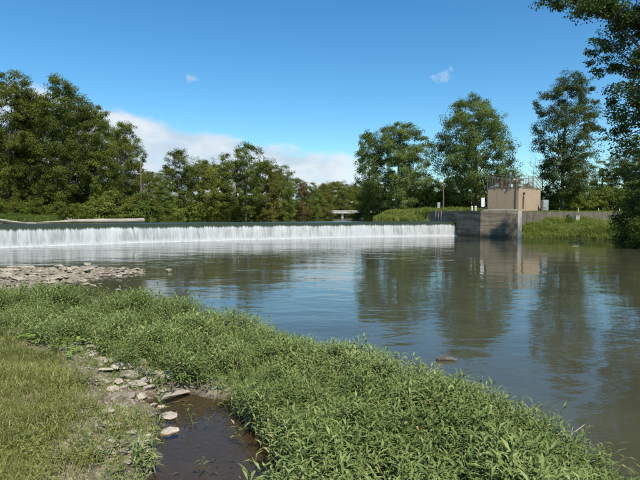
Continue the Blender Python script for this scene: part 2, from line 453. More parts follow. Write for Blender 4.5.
M['foam'] = plain('foam', (0.50,0.51,0.50), 0.7, amt=0.12, nscale=14)

# ------------------------------------------------------------------ terrain
DAM = [(-37,27.5), (-31,34.2), (-24.9,40.4), (-20,45.0), (-15.1,49.0), (-9,53.2), (-2.2,57.0), (5.5,60.6), (15.9,64.6), (18.0,65.4)]
WATER_LOW = [(-36,28.5),(-30,26.3),(-22,24.6),(-14,23.9),(-10.5,23.8),(-7.9,23.3),(-7.5,22.2),(-8.9,20.8),(-9.4,18.9),(-8.7,17.3),(-6.9,15.9),
             (-4.7,13.9),(-3.0,12.4),(-1.5,11.0),(-0.4,9.4),(0.5,8.25),(1.25,7.75),(1.75,7.2),(2.2,6.2),(2.5,5.2),(2.6,4.35),(3.1,3.0),(5,0),(8,-12),(10,-60),
             (28,-60),(25,0),(22.5,20),(22,30),(23.1,37.5),(26.6,44),(29.6,50),(29.2,55),(26.5,58.2),(23.2,60.6),(21,66),(15,75),(-40,36)]
WATER_UP = [(-36,31.5),(-47,48),(-54,68),(-52,83),(-42,86.5),(-33,88),(-31.5,92),(-33,104),(-30,116),(-20,134),(-9,158),(-1,195),(6,240),(8,320),(8,600),
            (45,600),(40,320),(30,240),(22,190),(17,150),(13,110),(9.8,94),(9.6,87),(12.5,80),(14.8,74.5),(16.2,70),(19,62),(20,54),(-20,30),(-33,22),(-40,26)]
PUDDLE = [(-2.25,6.75),(-2.1,7.05),(-1.8,7.2),(-1.35,6.85),(-0.98,6.25),(-0.62,5.5),(-0.33,4.85),(-0.3,4.2),(-0.6,3.7),(-1.2,3.6),(-1.5,4.1),(-1.55,4.9),(-1.75,5.7),(-1.95,6.2)]
BANKLINE = [(-60,22),(-25,17.5),(-9,12.6),(-5.2,9.8),(-3.3,7.6),(-2.5,6.2),(-2.05,5.0),(-1.7,3.7),(-0.5,2.7),(2.5,1.7),(6,-2),(8,-20),(9,-80)]
BANKPOLY = BANKLINE+[(-200,-80),(-200,22)]
FILL = [(15.3,72.3),(18.5,60.3),(22.5,59.3),(23.3,63.9),(30,66.2),(39.5,68),(60,70),(160,60),(160,160),(15.5,160),(14.2,90)]

def dam_y(x):
    p = np.array(DAM); return np.interp(x, p[:, 0], p[:, 1])
def height(x, y):
    x = np.asarray(x, float); y = np.asarray(y, float)
    s1 = sdist(x, y, WATER_LOW); s2 = sdist(x, y, WATER_UP); sp = sdist(x, y, PUDDLE)+(vnoise(x*3.3, y*3.3)-0.5)*0.22+(vnoise(x*9, y*9)-0.5)*0.08
    up = sstep(y-dam_y(x), -0.5, 2.5)*np.maximum(1-sstep(x, 19, 23), sstep(y, 80, 90))
    far_side = sstep(x, 12, 22)
    bump = (vnoise(x*1.7+9, y*1.7+3)-0.5)*0.10+(vnoise(x*5+1, y*5+7)-0.5)*0.035
    # near bank
    t = -sdist(x, y, BANKPOLY)
    near = 0.02+0.11*sstep(s1, 0, 1.2)+0.66*sstep(t, 0.0, 3.6)+bump*sstep(s1, 0.1, 1.0)
    bar = np.exp(-(np.maximum(0, seg_dist(x, y, [(-26,21.5),(-14,21.4),(-8.6,22.6)], False)-0.6)/1.1)**2)
    near = near+0.03*bar*(s1 > 0)
    pm = sstep(sp, -0.25, 0.35)
    near = np.where(sp < 0.35, (near+0.02)*pm-0.10*(1-pm), near)
    # right bank below the retaining wall
    right = 0.05+0.75*sstep(s1, 0, 2.5)+1.0*sstep(s1, 1.5, 7.5)+bump
    land = near*(1-far_side)+right*far_side
    # upstream banks
    rt = sstep(x, 0, 12)
    upland = 1.82+(0.45+0.6*rt)*sstep(s2, 0, 3.0)+(0.3+0.6*rt)*sstep(s2, 2, 14)+(vnoise(x*0.15, y*0.15)-0.5)*0.5*sstep(s2, 3, 12)+bump
    land = land*(1-up)+upland*up
    f = -sdist(x, y, FILL)
    land = np.where(f > 0, land+(2.93+bump*0.6+np.maximum(0, land-2.93)*sstep(f, 10, 20)-land)*sstep(f, 0.0, 0.5), land)
    d = np.where(s1 < 0, -s1, 0)
    z = np.where(s1 < 0, -0.05-0.22*np.minimum(d, 5), land)
    z = np.where((s1 >= 0) & (s2 < 0) & (y > dam_y(x)+0.3), 1.75-0.3*np.minimum(-s2, 4), z)
    far = np.hypot(x, y)
    z = z+np.where(s2 > 0, sstep(far, 180, 1200)*6, 0)
    return z
def hz(x, y): return float(height(np.array([x]), np.array([y]))[0])

def axis(lo, f0, f1, hi, fine, grow, mid):
    a = list(np.arange(f0, f1+1e-6, fine)); s = fine; v = a[-1]
    while v < hi:
        s = s*grow if (s < mid or v > 110) else s
        v += s; a.append(v)
    s = fine; v = f0; b = []
    while v > lo:
        s = s*grow if (s < mid or v < -60) else s
        v -= s; b.append(v)
    return np.array(b[::-1]+a)
ax = axis(-2500, -5.0, 0.5, 2500, 0.09, 1.075, 0.70)
ay = axis(-1200, 3.2, 9.0, 3500, 0.09, 1.075, 0.70)
gx, gy = np.meshgrid(ax, ay)
gz = height(gx.ravel(), gy.ravel())
far_green = sstep(np.hypot(gx.ravel(), gy.ravel()), 25, 34)
t_in = -sdist(gx.ravel(), gy.ravel(), BANKPOLY)
green = np.maximum(far_green, 0.42*sstep(t_in, 0.5, 2.2)*sstep(gx.ravel(), 3, 0))
matz = sstep(-t_in, -0.2, 0.3)*sstep(sdist(gx.ravel(), gy.ravel(), PUDDLE), 0.05, 0.35)*(gy.ravel()+0.25*gx.ravel() < 12.6)*(gx.ravel() < 4)*(gy.ravel() > 0)
matz *= np.where((gy.ravel() < 6.9) & (gx.ravel() < -1.2), 0.0, 1.0)
green = np.maximum(green, 0.75*matz)
green *= np.where(gz < 0.02, 0, 1)
g = Geo(); nx = len(ax); ny = len(ay)
idx = (np.arange(ny-1)[:, None]*nx+np.arange(nx-1)[None, :]).ravel()
g.add(np.stack([gx.ravel(), gy.ravel(), gz], 1), np.stack([idx, idx+1, idx+nx+1, idx+nx], 1), green)
ground = tag(g.build('ground', M['ground'], None, True), 'muddy and grassy river bank ground', kind='structure')
print('terrain', nx, ny)

def sheet(name, poly, z, mat, label):
    tris = geometry.tessellate_polygon([[Vector((x, y, 0)) for x, y in poly]])
    V = [(x, y, z) for x, y in poly]; T = []
    for t in tris:
        p = [poly[i] for i in t]
        ar = (p[1][0]-p[0][0])*(p[2][1]-p[0][1])-(p[2][0]-p[0][0])*(p[1][1]-p[0][1])
        T.append(t if ar > 0 else t[::-1])
    gg = Geo(); gg.add(V, T); o = gg.build(name, mat); o['kind'] = 'structure'; o['label'] = label
    return o
low_sheet = [(-38,27),(-30,24.5),(-16,17.5),(-10.8,17.2),(-8.6,15.4),(-6,13.2),(-2.3,10.2),(-0.3,7.6),(0.9,6.6),(1.4,5.2),(1.7,4),(2.2,2.5),(4,-0.8),(7,-12),(9,-60),
             (30,-60),(27,0),(24.5,20),(24.2,30),(25.5,37),(29,43.5),(32,50),(31.5,56),(27.5,60),(24,63.5)]+[(x, y+0.4) for x, y in DAM[::-1]]
sheet('river', low_sheet, 0.0, M['river'], 'calm murky river below the dam')
sheet('puddle', [(x+(-0.35 if x < -1.2 else 0.35), y+(-0.25 if y < 5 else 0.25)) for x, y in PUDDLE], 0.0, M['puddle'], 'shallow clear puddle in the muddy bank')

def dam_curve(step):
    P = np.array(DAM); pts = []
    # Catmull-Rom through the control points
    for i in range(len(P)-1):
        p0 = P[max(i-1, 0)]; p1 = P[i]; p2 = P[i+1]; p3 = P[min(i+2, len(P)-1)]
        n = max(2, int(np.linalg.norm(p2-p1)/step))
        for k in range(n):
            t = k/n
            pts.append(0.5*((2*p1)+(-p0+p2)*t+(2*p0-5*p1+4*p2-p3)*t*t+(-p0+3*p1-3*p2+p3)*t**3))
    pts.append(P[-1]); return np.array(pts)
dc = dam_curve(0.12)
tan = np.gradient(dc, axis=0); tan /= np.linalg.norm(tan, axis=1)[:, None]
nrm = np.stack([tan[:, 1], -tan[:, 0]], 1)         # downstream side
arc = np.concatenate([[0], np.cumsum(np.linalg.norm(np.diff(dc, axis=0), axis=1))])
crest = dc-nrm*1.9
sheet('upper_pool', [tuple(p) for p in crest[::30]]+[tuple(crest[-1]), (20,70),(18,75),(13,82),(11,88),(12,95),(16,110),(20,150),(25,190),(34,240),(44,320),(50,600),
      (3,600),(3,320),(2,240),(-5,195),(-13,160),(-24,136),(-34,118),(-37,104),(-36,93),(-43,90),(-54,86),(-57,68),(-50,46),(-39.5,27)][:],
      1.8, M['pool'], 'still river pool above the dam crest')

# falling sheet of water over the crest
prof = [(-1.9,1.80),(-1.3,1.798),(-0.95,1.785),(-0.70,1.75),(-0.52,1.69),(-0.38,1.60),(-0.28,1.48),(-0.20,1.33),(-0.14,1.15),(-0.09,0.95),(-0.05,0.72),(-0.02,0.48),(0.0,0.24),(0.03,0.05),(0.05,-0.08)]
npf = len(prof); ns = len(dc)
vfrac = np.array([np.clip((1.80-z)/1.8, 0, 1) for _, z in prof])
V = np.zeros((ns, npf, 3))
for j, (o, z) in enumerate(prof):
    w = sstep(vfrac[j], 0.03, 0.6)
    rip = (vnoise(arc*2.6, np.full(ns, 3.0+j*0.12))-0.5)*0.10+(vnoise(arc*8, np.full(ns, 9.0+j*0.3))-0.5)*0.05
    off = o+rip*w
    V[:, j, :2] = dc+nrm*off[:, None]
    V[:, j, 2] = z+(vnoise(arc*0.5, np.full(ns, 40.0))-0.5)*0.03*(j > 1)
ids = (np.arange(ns-1)[:, None]*npf+np.arange(npf-1)[None, :]).ravel()
g = Geo(); g.add(V.reshape(-1, 3), np.stack([ids, ids+1, ids+npf+1, ids+npf], 1))
fall = g.build('waterfall', M['fall'], None, True)
tag(fall, 'wide white curtain of water falling over the low dam', kind='structure')
uvl = fall.data.uv_layers.new(name='UVMap')
li = np.zeros(len(fall.data.loops), np.int32); fall.data.loops.foreach_get('vertex_index', li)
uv = np.stack([arc[li//npf], vfrac[li % npf]], 1); uvl.data.foreach_set('uv', uv.ravel().astype(np.float32))
# froth where it lands
g = Geo()
for i in range(0, ns-4, 3):
    p = dc[i]
    for k in range(5):
        o = 0.0+abs(rng.normal(0, 0.22)); r = rng.uniform(0.04, 0.12)*(1 if o < 0.5 else 0.6)
        q = p+nrm[i]*(o+0.08)+tan[i]*rng.uniform(-0.2, 0.2)
        a0 = rng.uniform(0, 6.28)
        ring = np.array([(q[0]+r*1.8*math.cos(a0+a), q[1]+r*1.3*math.sin(a0+a), -0.01) for a in np.arange(6)*math.pi/3])
        ring2 = np.array([(q[0]+r*0.9*math.cos(a0+a), q[1]+r*0.7*math.sin(a0+a), r*0.5) for a in np.arange(6)*math.pi/3])
        b0 = g.n
        g.add(np.vstack([ring, ring2, [[q[0], q[1], r*0.62]]]), [(j, (j+1) % 6, 6+(j+1) % 6, 6+j) for j in range(6)])
        g.Ft.append(np.array([(6+j, 6+(j+1) % 6, 12) for j in range(6)])+b0)
fo = g.build('foam', M['foam'], fall, True); fo['kind'] = 'stuff'
# concrete body under the water
g = Geo(); pr = [(-3.2,-1.5),(-3.2,1.55),(-1.4,1.62),(-0.72,1.48),(-0.45,1.15),(-0.35,-1.5)]
Vd = np.zeros((len(dc[::8]), len(pr), 3))
for j, (o, z) in enumerate(pr):
    Vd[:, j, :2] = dc[::8]+nrm[::8]*o; Vd[:, j, 2] = z
n1, n2 = Vd.shape[:2]; ids = (np.arange(n1-1)[:, None]*n2+np.arange(n2-1)[None, :]).ravel()
g.add(Vd.reshape(-1, 3), np.stack([ids, ids+1, ids+n2+1, ids+n2], 1))
tag(g.build('river_dam', M['concrete_old']), 'low concrete dam running across the river under falling water', 'dam')

# ------------------------------------------------------------------ abutment wall, building, retaining wall
def wall_poly(a, b, th):
    a = np.array(a); b = np.array(b); d = (b-a)/np.linalg.norm(b-a); n = np.array([-d[1], d[0]])
    return [tuple(a), tuple(b), tuple(b+n*th), tuple(a+n*th)]
P1, P2, P3 = (15.2,72.0), (18.5,60.0), (22.45,59.05)
ab = thing('abutment_wall', (18.5,60.5,0), 'tall dark concrete abutment wall where the dam meets the right bank', 'wall')
def child_geo(g, name, mat, parent, smooth=False):
    o = g.build(name, mat, parent, smooth); o.location = -parent.location
    if parent.rotation_euler.z: raise ValueError
    return o
g = Geo(); add_prism(g, wall_poly(P1, P2, 0.7), -1.2, 3.08); child_geo(g, 'wall_section', M['concrete'], ab)
g = Geo(); add_prism(g, wall_poly((P2[0]+0.004, P2[1]-0.004), P3, 0.72), -1.2, 3.083); child_geo(g, 'wall_section', M['concrete'], ab)
g = Geo(); d = np.array(P3)-np.array(P2); d /= np.linalg.norm(d); nn = np.array([-d[1], d[0]])
e0 = np.array(P3)+d*0.003; add_prism(g, [tuple(e0-nn*0.02), tuple(e0+d*0.42-nn*0.02), tuple(e0+d*0.42+nn*4.6), tuple(e0+nn*4.6)], -1.2, 3.05)
child_geo(g, 'end_pier', M['concrete_pale'], ab)
g = Geo(); add_prism(g, wall_poly((P2[0]+0.3, P2[1]-0.12), (P3[0]-0.05, P3[1]-0.03), 0.85), 3.087, 3.19)
child_geo(g, 'coping', M['concrete_pale'], ab)
# stop-log slot at the upstream end
for k in range(3):
    g = Geo(); x, y = 15.72+k*0.20-0.40, 69.9-k*0.6+1.0
    dxy = np.array(P2)-np.array(P1); dxy /= np.linalg.norm(dxy); px_, py_ = np.array(P1)+dxy*(1.9+k*0.75)
    add_box(g, (px_-0.10, py_, 2.45), (0.12, 0.14, 1.5)); child_geo(g, 'gate_rail', M['galv'], ab)

# brick gate house
PHI = math.radians(44); CX, CY = 25.9, 68.0; W1, W2 = 4.3, 7.3; ZB, ZT = 2.9, 6.12
u1 = np.array([-math.cos(PHI), math.sin(PHI)]); u2 = np.array([math.sin(PHI), math.cos(PHI)])
c0 = np.array([CX, CY]); cl = c0+u1*W1; cr = c0+u2*W2; cb = cl+u2*W2
bh = thing('gate_house', (CX, CY, ZB), 'small flat roofed tan brick gate house with railed roof', 'building')
def brick_wall(a, b, th, name='wall'):
    a = np.array(a); b = np.array(b); gg = Geo(); poly = wall_poly(a, b, th); add_prism(gg, poly, ZB-0.3, ZT)
    o = child_geo(gg, name, M['brick'], bh)
    uvl = o.data.uv_layers.new(name='UVMap'); d = (b-a)/np.linalg.norm(b-a)
    for lp in o.data.loops:
        co = o.data.vertices[lp.vertex_index].co
        uvl.data[lp.index].uv = ((co.x*d[0]+co.y*d[1])+(co.x*-d[1]+co.y*d[0]), co.z)
    return o
brick_wall(cl, c0, 0.3)
slit0, slit1 = c0+u2*1.25, c0+u2*1.80
brick_wall(c0+u2*0.302, slit0, 0.3); brick_wall(slit1, cr, 0.3)
for z0, z1 in ((ZB-0.3, 3.35), (5.0, ZT)):
    gg = Geo(); add_prism(gg, wall_poly(slit0+u2*0.002, slit1-u2*0.002, 0.3), z0, z1)
    o = child_geo(gg, 'wall', M['brick'], bh); uvl = o.data.uv_layers.new(name='UVMap')
    for lp in o.data.loops:
        co = o.data.vertices[lp.vertex_index].co; uvl.data[lp.index].uv = (co.x*u2[0]+co.y*u2[1], co.z)
brick_wall(cr+u1*0.302, cb+u1*0.0, 0.3); brick_wall(cb-u2*0.302, cl+u2*0.302, 0.3)
gg = Geo(); off = -u1*0.22; add_prism(gg, wall_poly(slit0+u1*0.10, slit1+u1*0.10, 0.04), 3.35, 5.0); child_geo(gg, 'window', M['dark_open'], bh)
# roof slab with drip edge
def grow(p, e): return tuple(p)
m_ = 0.025
poly = [tuple(cl+u1*m_-u2*m_), tuple(c0-u1*m_-u2*m_), tuple(cr-u1*m_+u2*m_), tuple(cb+u1*m_+u2*m_)]
gg = Geo(); add_prism(gg, poly, ZT+0.002, ZT+0.13); roof = child_geo(gg, 'roof', M['concrete_old'], bh)
# drain pipe near the corner, wall lamp
nf = np.array([-math.sin(PHI), -math.cos(PHI)]); nr = np.array([math.cos(PHI), -math.sin(PHI)])
q = c0+u1*0.40+nf*0.05; gg = Geo(); add_tube(gg, [(q[0],q[1],ZB-0.1),(q[0],q[1],ZT-0.02)], [0.045,0.045], 8); child_geo(gg, 'drain_pipe', M['dark_metal'], bh)
for s in (0.45, 3.4):
    q = c0+u1*(s+1.1)+nf*0.06; gg = Geo(); add_box(gg, (q[0],q[1],ZT-0.18), (0.16,0.12,0.22), -PHI); child_geo(gg, 'scupper', M['dark_metal'], bh)
q = c0+u2*1.43+nr*0.12; gg = Geo(); add_box(gg, (q[0],q[1],5.42), (0.2,0.24,0.28), PHI); child_geo(gg, 'wall_lamp', M['dark_metal'], bh)
# roof railing with wire mesh bays
def railing(a, b, nb, far=False):
    a = np.array(a); b = np.array(b); L = np.linalg.norm(b-a); d = (b-a)/L; z0, z1 = ZT+0.13, ZT+1.72
    for k in range(nb+1):
        if far and k in (0, nb): continue
        p = a+d*L*k/nb; gg = Geo(); add_tube(gg, [(p[0],p[1],z0-0.25 if not far else z0),(p[0],p[1],z1)], [0.036,0.036], 6)
        child_geo(gg, 'railing_post', M['rail'], bh)
    for z in (z0+0.08, z1-0.02):
        gg = Geo(); add_tube(gg, [(*a, z), (*b, z)], [0.026,0.026], 6); child_geo(gg, 'rail', M['rail'], bh)
    for k in range(nb):
        gg = Geo(); s0 = L*k/nb; s1 = L*(k+1)/nb; st = 0.13; hh = z1-z0-0.15
        for sgn in (1, -1):
            t = -hh
            while t < s1-s0:
                lo = max(0, t); hi = min(s1-s0, t+hh)
                if hi > lo+0.02:
                    za, zb = lo-t, hi-t
                    if sgn < 0: za, zb = hh-za, hh-zb
                    pa = a+d*(s0+lo); pb = a+d*(s0+hi)
                    add_tube(gg, [(pa[0],pa[1],z0+0.1+za),(pb[0],pb[1],z0+0.1+zb)], [0.004,0.004], 3, cap=False)
                t += st
        child_geo(gg, 'mesh_panel', M['wire'], bh)
e = 0.02
r_l = cl+u1*0.04-u2*0.04; r_c = c0-u1*0.04-u2*0.04; r_r = cr-u1*0.04+u2*0.04; r_b = cb+u1*0.04+u2*0.04
railing(r_l, r_c, 4); railing(r_c, r_r, 5); railing(r_r, r_b, 4, True); railing(r_b, r_l, 5, True)

# valve stands and a box standing on the roof
def valve_stand(pos, label, mat, zz=1.0):
    t = thing('valve_stand', (pos[0], pos[1], ZT+0.13), label, 'valve', 'valve stands on the gate house roof')
    gg = Geo(); add_tube(gg, [(0,0,0),(0,0,0.08),(0,0,0.081),(0,0,zz*0.6),(0,0,zz*0.62)], [0.2,0.2,0.11,0.08,0.06], 10); gg.build('pedestal', M[mat], t)
    gg = Geo(); add_box(gg, (0,0,zz*0.68), (0.34,0.3,zz*0.22), 0.4); gg.build('gear_box', M[mat], t)
    gg = Geo(); pts = [(0.26*math.cos(a), 0.26*math.sin(a), zz) for a in np.linspace(0, 2*math.pi, 17)]
    add_tube(gg, pts, [0.025]*17, 6, cap=False)
    for a in (0, 1.05, 2.1): add_tube(gg, [(0.26*math.cos(a),0.26*math.sin(a),zz),(-0.26*math.cos(a),-0.26*math.sin(a),zz)], [0.018,0.018], 5)
    add_tube(gg, [(0,0,zz*0.7),(0,0,zz+0.05)], [0.03,0.03], 6)
    gg.build('hand_wheel', M[mat], t)
pv = lambda s, w: c0+u1*s+u2*w
valve_stand(pv(2.85,1.0), 'red valve stand at the left behind the roof mesh', 'red_paint', 0.85)
valve_stand(pv(2.0,1.3), 'short red valve stand in the middle of the roof', 'red_paint', 0.65)
valve_stand(pv(0.75,1.0), 'tall orange valve stand near the roof front corner', 'orange_paint', 1.25)
p = pv(1.45,1.0); t = thing('roof_box', (p[0],p[1],ZT+0.13), 'small white box between the valves on the roof', 'box')
gg = Geo(); add_box(gg, (0,0,0.2), (0.5,0.4,0.4), 0.5); gg.build('case', M['white_paint'], t)
gg = Geo(); add_box(gg, (0,0,0.425), (0.54,0.44,0.045), 0.5); gg.build('lid', M['white_paint'], t)
# lamp post rising behind the railing
p = pv(2.6, 3.2); t = thing('mast', (p[0],p[1],ZT+0.13), 'thin grey mast rising from the gate house roof', 'mast')
gg = Geo(); add_tube(gg, [(0,0,0),(0,0,2.3)], [0.04,0.03], 6); gg.build('pole', M['galv'], t)
gg = Geo(); add_box(gg, (0,0,2.05), (0.30,0.22,0.45), 0.3); gg.build('lamp_head', M['galv'], t)

# electrical cabinet beside the building
q = cr+nr*0.9-u2*0.75
t = thing('electrical_cabinet', (q[0], q[1], 2.9), 'tall pale grey steel cabinet at the right end of the gate house', 'cabinet')
gg = Geo(); add_box(gg, (0,0,0.05), (0.85,0.6,0.12), PHI-math.pi/2); gg.build('plinth', M['concrete_old'], t)
gg = Geo(); add_box(gg, (0,0,0.95), (0.78,0.5,1.65), 0.15); gg.build('body', M['cabinet'], t)
gg = Geo(); add_box(gg, (0.038,-0.258,0.95), (0.68,0.03,1.5), 0.15); dd = gg.build('door', M['cabinet'], t)
gg = Geo(); add_box(gg, (0.30,-0.25,0.95), (0.04,0.05,0.2), 0.15); gg.build('handle', M['dark_metal'], dd)
# low rail beside it
q = cr+nr*1.3-u2*2.0
t = thing('pipe_rail', (q[0], q[1], 2.95), 'low dark pipe rail in front of the gate house side wall', 'railing')
for s in (-0.7, 0, 0.7):
    gg = Geo(); add_tube(gg, [(u2[0]*s,u2[1]*s,-0.1),(u2[0]*s,u2[1]*s,0.62)], [0.035]*2, 6); gg.build('post', M['galv'], t)
for z in (0.3, 0.6):
    gg = Geo(); add_tube(gg, [(-u2[0]*0.72,-u2[1]*0.72,z),(u2[0]*0.72,u2[1]*0.72,z)], [0.04]*2, 6); gg.build('rail', M['dark_metal'], t)

# retaining wall to the right
R0, R1, R2 = (23.35,63.7), (30.0,65.9), (41.0,68.3)
rw = thing('retaining_wall', (30,66,1), 'long low grey concrete retaining wall above the grassy right bank', 'wall')
for a, b in ((R0,(26.6,64.78)),((26.6,64.78),R1),(R1,(33.6,66.69)),((33.6,66.69),(37.3,67.49)),((37.3,67.49),R2),(R2,(60,70.2))):
    aa = np.array(a); bb = np.array(b); dd = (bb-aa)/np.linalg.norm(bb-aa)
    gg = Geo(); add_prism(gg, wall_poly(aa+dd*0.012, bb-dd*0.012, 0.5), 0.2, 2.98+rng.uniform(-0.02,0.02)); child_geo(gg, 'wall_panel', M['concrete_dark'], rw)
for i, (px, d) in enumerate(((559,68.3),(578,69.0),(598,69.7),(619,70.4))):
    x, y = at(px, d)
    t = thing('marker_post', (x, y, hz(x,y)-0.02), ['short rusty marker post on the wall near the cabinet','short pale marker post left of centre on the retaining wall','short pale marker post right of centre on the retaining wall','short pale marker post at the tree end of the retaining wall'][i], 'post', 'marker posts along the retaining wall')
    gg = Geo(); add_tube(gg, [(0,0,-0.2),(0,0,0.55)], [0.05,0.05], 7); gg.build('shaft', M['cream_paint'] if i else M['pole_wood'], t)
    gg = Geo(); add_tube(gg, [(0,0,0.551),(0,0,0.60),(0,0,0.63)], [0.065,0.06,0.02], 7); gg.build('cap', M['orange_paint'], t)
x, y = at(576.5, 63.6); gg = Geo(); add_box(gg, (0,0,0.35), (0.5,0.45,0.7), 0.2); add_box(gg, (0,0,0.74), (0.58,0.53,0.07), 0.2)
o = gg.build('drain_box', M['concrete_pale']); o.location = (x, y, hz(x,y)-0.05); tag(o, 'small pale concrete drain box at the foot of the retaining wall', 'box')

# signs, bollards on the abutment
def sign(px, d, ztop, w, h, z0, mat, label, post):
    x, y = at(px, d); t = thing('sign', (x, y, z0), label, 'sign')
    gg = Geo(); add_tube(gg, [(0,0.05,-0.2),(0,0.05,ztop-z0-0.03)], [0.035,0.035], 6); gg.build('post', M[post], t)
    gg = Geo(); add_box(gg, (0,0,ztop-z0-h/2), (w,0.03,h), 0.0); gg.build('panel', M[mat], t)
x, y = at(438.5, 69); sign(438.5, 69, 4.28, 0.36, 0.78, 2.9, 'sign_grey', 'grey rectangular sign on a red post beside the dam', 'red_paint')
sign(482.6, 67, 4.80, 0.42, 1.15, 2.9, 'white_paint', 'upright white sign left of the brick gate house', 'galv')
for i, px in enumerate((471.7, 475.3)):
    x, y = at(px, 63.5); gg = Geo()
    add_tube(gg, [(0,0,-0.3),(0,0,0.62),(0,0,0.68),(0,0,0.70)], [0.12,0.12,0.09,0.03], 10)
    o = gg.build('bollard', M['cream_paint']); o.location = (x, y, hz(x,y))
    o.location.z = 2.98
    tag(o, ['left one of the two cream bollards behind the abutment wall','right one of the two cream bollards behind the abutment wall'][i], 'bollard', 'cream bollards')
def utility_pole(px, d, ztop, label, r=0.14):
    x, y = at(px, d); z = hz(x, y); t = thing('utility_pole', (x, y, z), label, 'pole')
    gg = Geo(); add_tube(gg, [(0,0,-0.4),(0.02,0,(ztop-z)*0.5),(0.0,0,ztop-z)], [r,r*0.9,r*0.78], 9); gg.build('pole', M['pole_wood'], t)
    gg = Geo(); add_tube(gg, [(0,0,ztop-z+0.002),(0,0,ztop-z+0.05)], [r*0.85,r*0.6], 9); gg.build('cap', M['galv'], t)
utility_pole(443, 78, 7.3, 'weathered wooden utility pole behind the grey sign', 0.10)
utility_pole(141.5, 90.5, 11.6, 'reddish wooden utility pole at the edge of the left trees', 0.14)

# far bridge
br = thing('bridge', (20, 230, 1.0), 'distant low concrete road bridge across the upper river', 'bridge')
gg = Geo(); add_box(gg, (0,0,3.0), (60,8,0.75)); gg.build('deck', M['concrete_pale'], br)
gg = Geo(); add_box(gg, (0,-4.06,3.65), (60,0.1,0.5)); gg.build('parapet', M['concrete_pale'], br)
gg = Geo(); add_box(gg, (0,4.06,3.65), (60,0.1,0.5)); gg.build('parapet', M['concrete_pale'], br)
for xx in (-19.5, -10.2, -1.4, 8, 17):
    gg = Geo(); add_box(gg, (xx,0,0.3), (0.9,6,4.6)); gg.build('pier', M['concrete_pale'], br)

# ------------------------------------------------------------------ trees
def env_profile(kind, t):
    if kind == 'oval':  return np.sin(np.pi*np.clip(t*0.90+0.08, 0, 1))**0.65
    if kind == 'broad': return np.sin(np.pi*np.clip(t**1.15*0.90+0.08, 0, 1))**0.6
    if kind == 'top':   return np.sin(np.pi*np.clip(t**1.6*0.88+0.06, 0, 1))**0.7
    if kind == 'low':   return np.clip(1-t, 0, 1)**0.45*(0.85+0.15*np.sin(np.pi*t))
    if kind == 'spire': return np.clip(1-t, 0, 1)**0.75*np.clip(t*6+0.3, 0, 1)

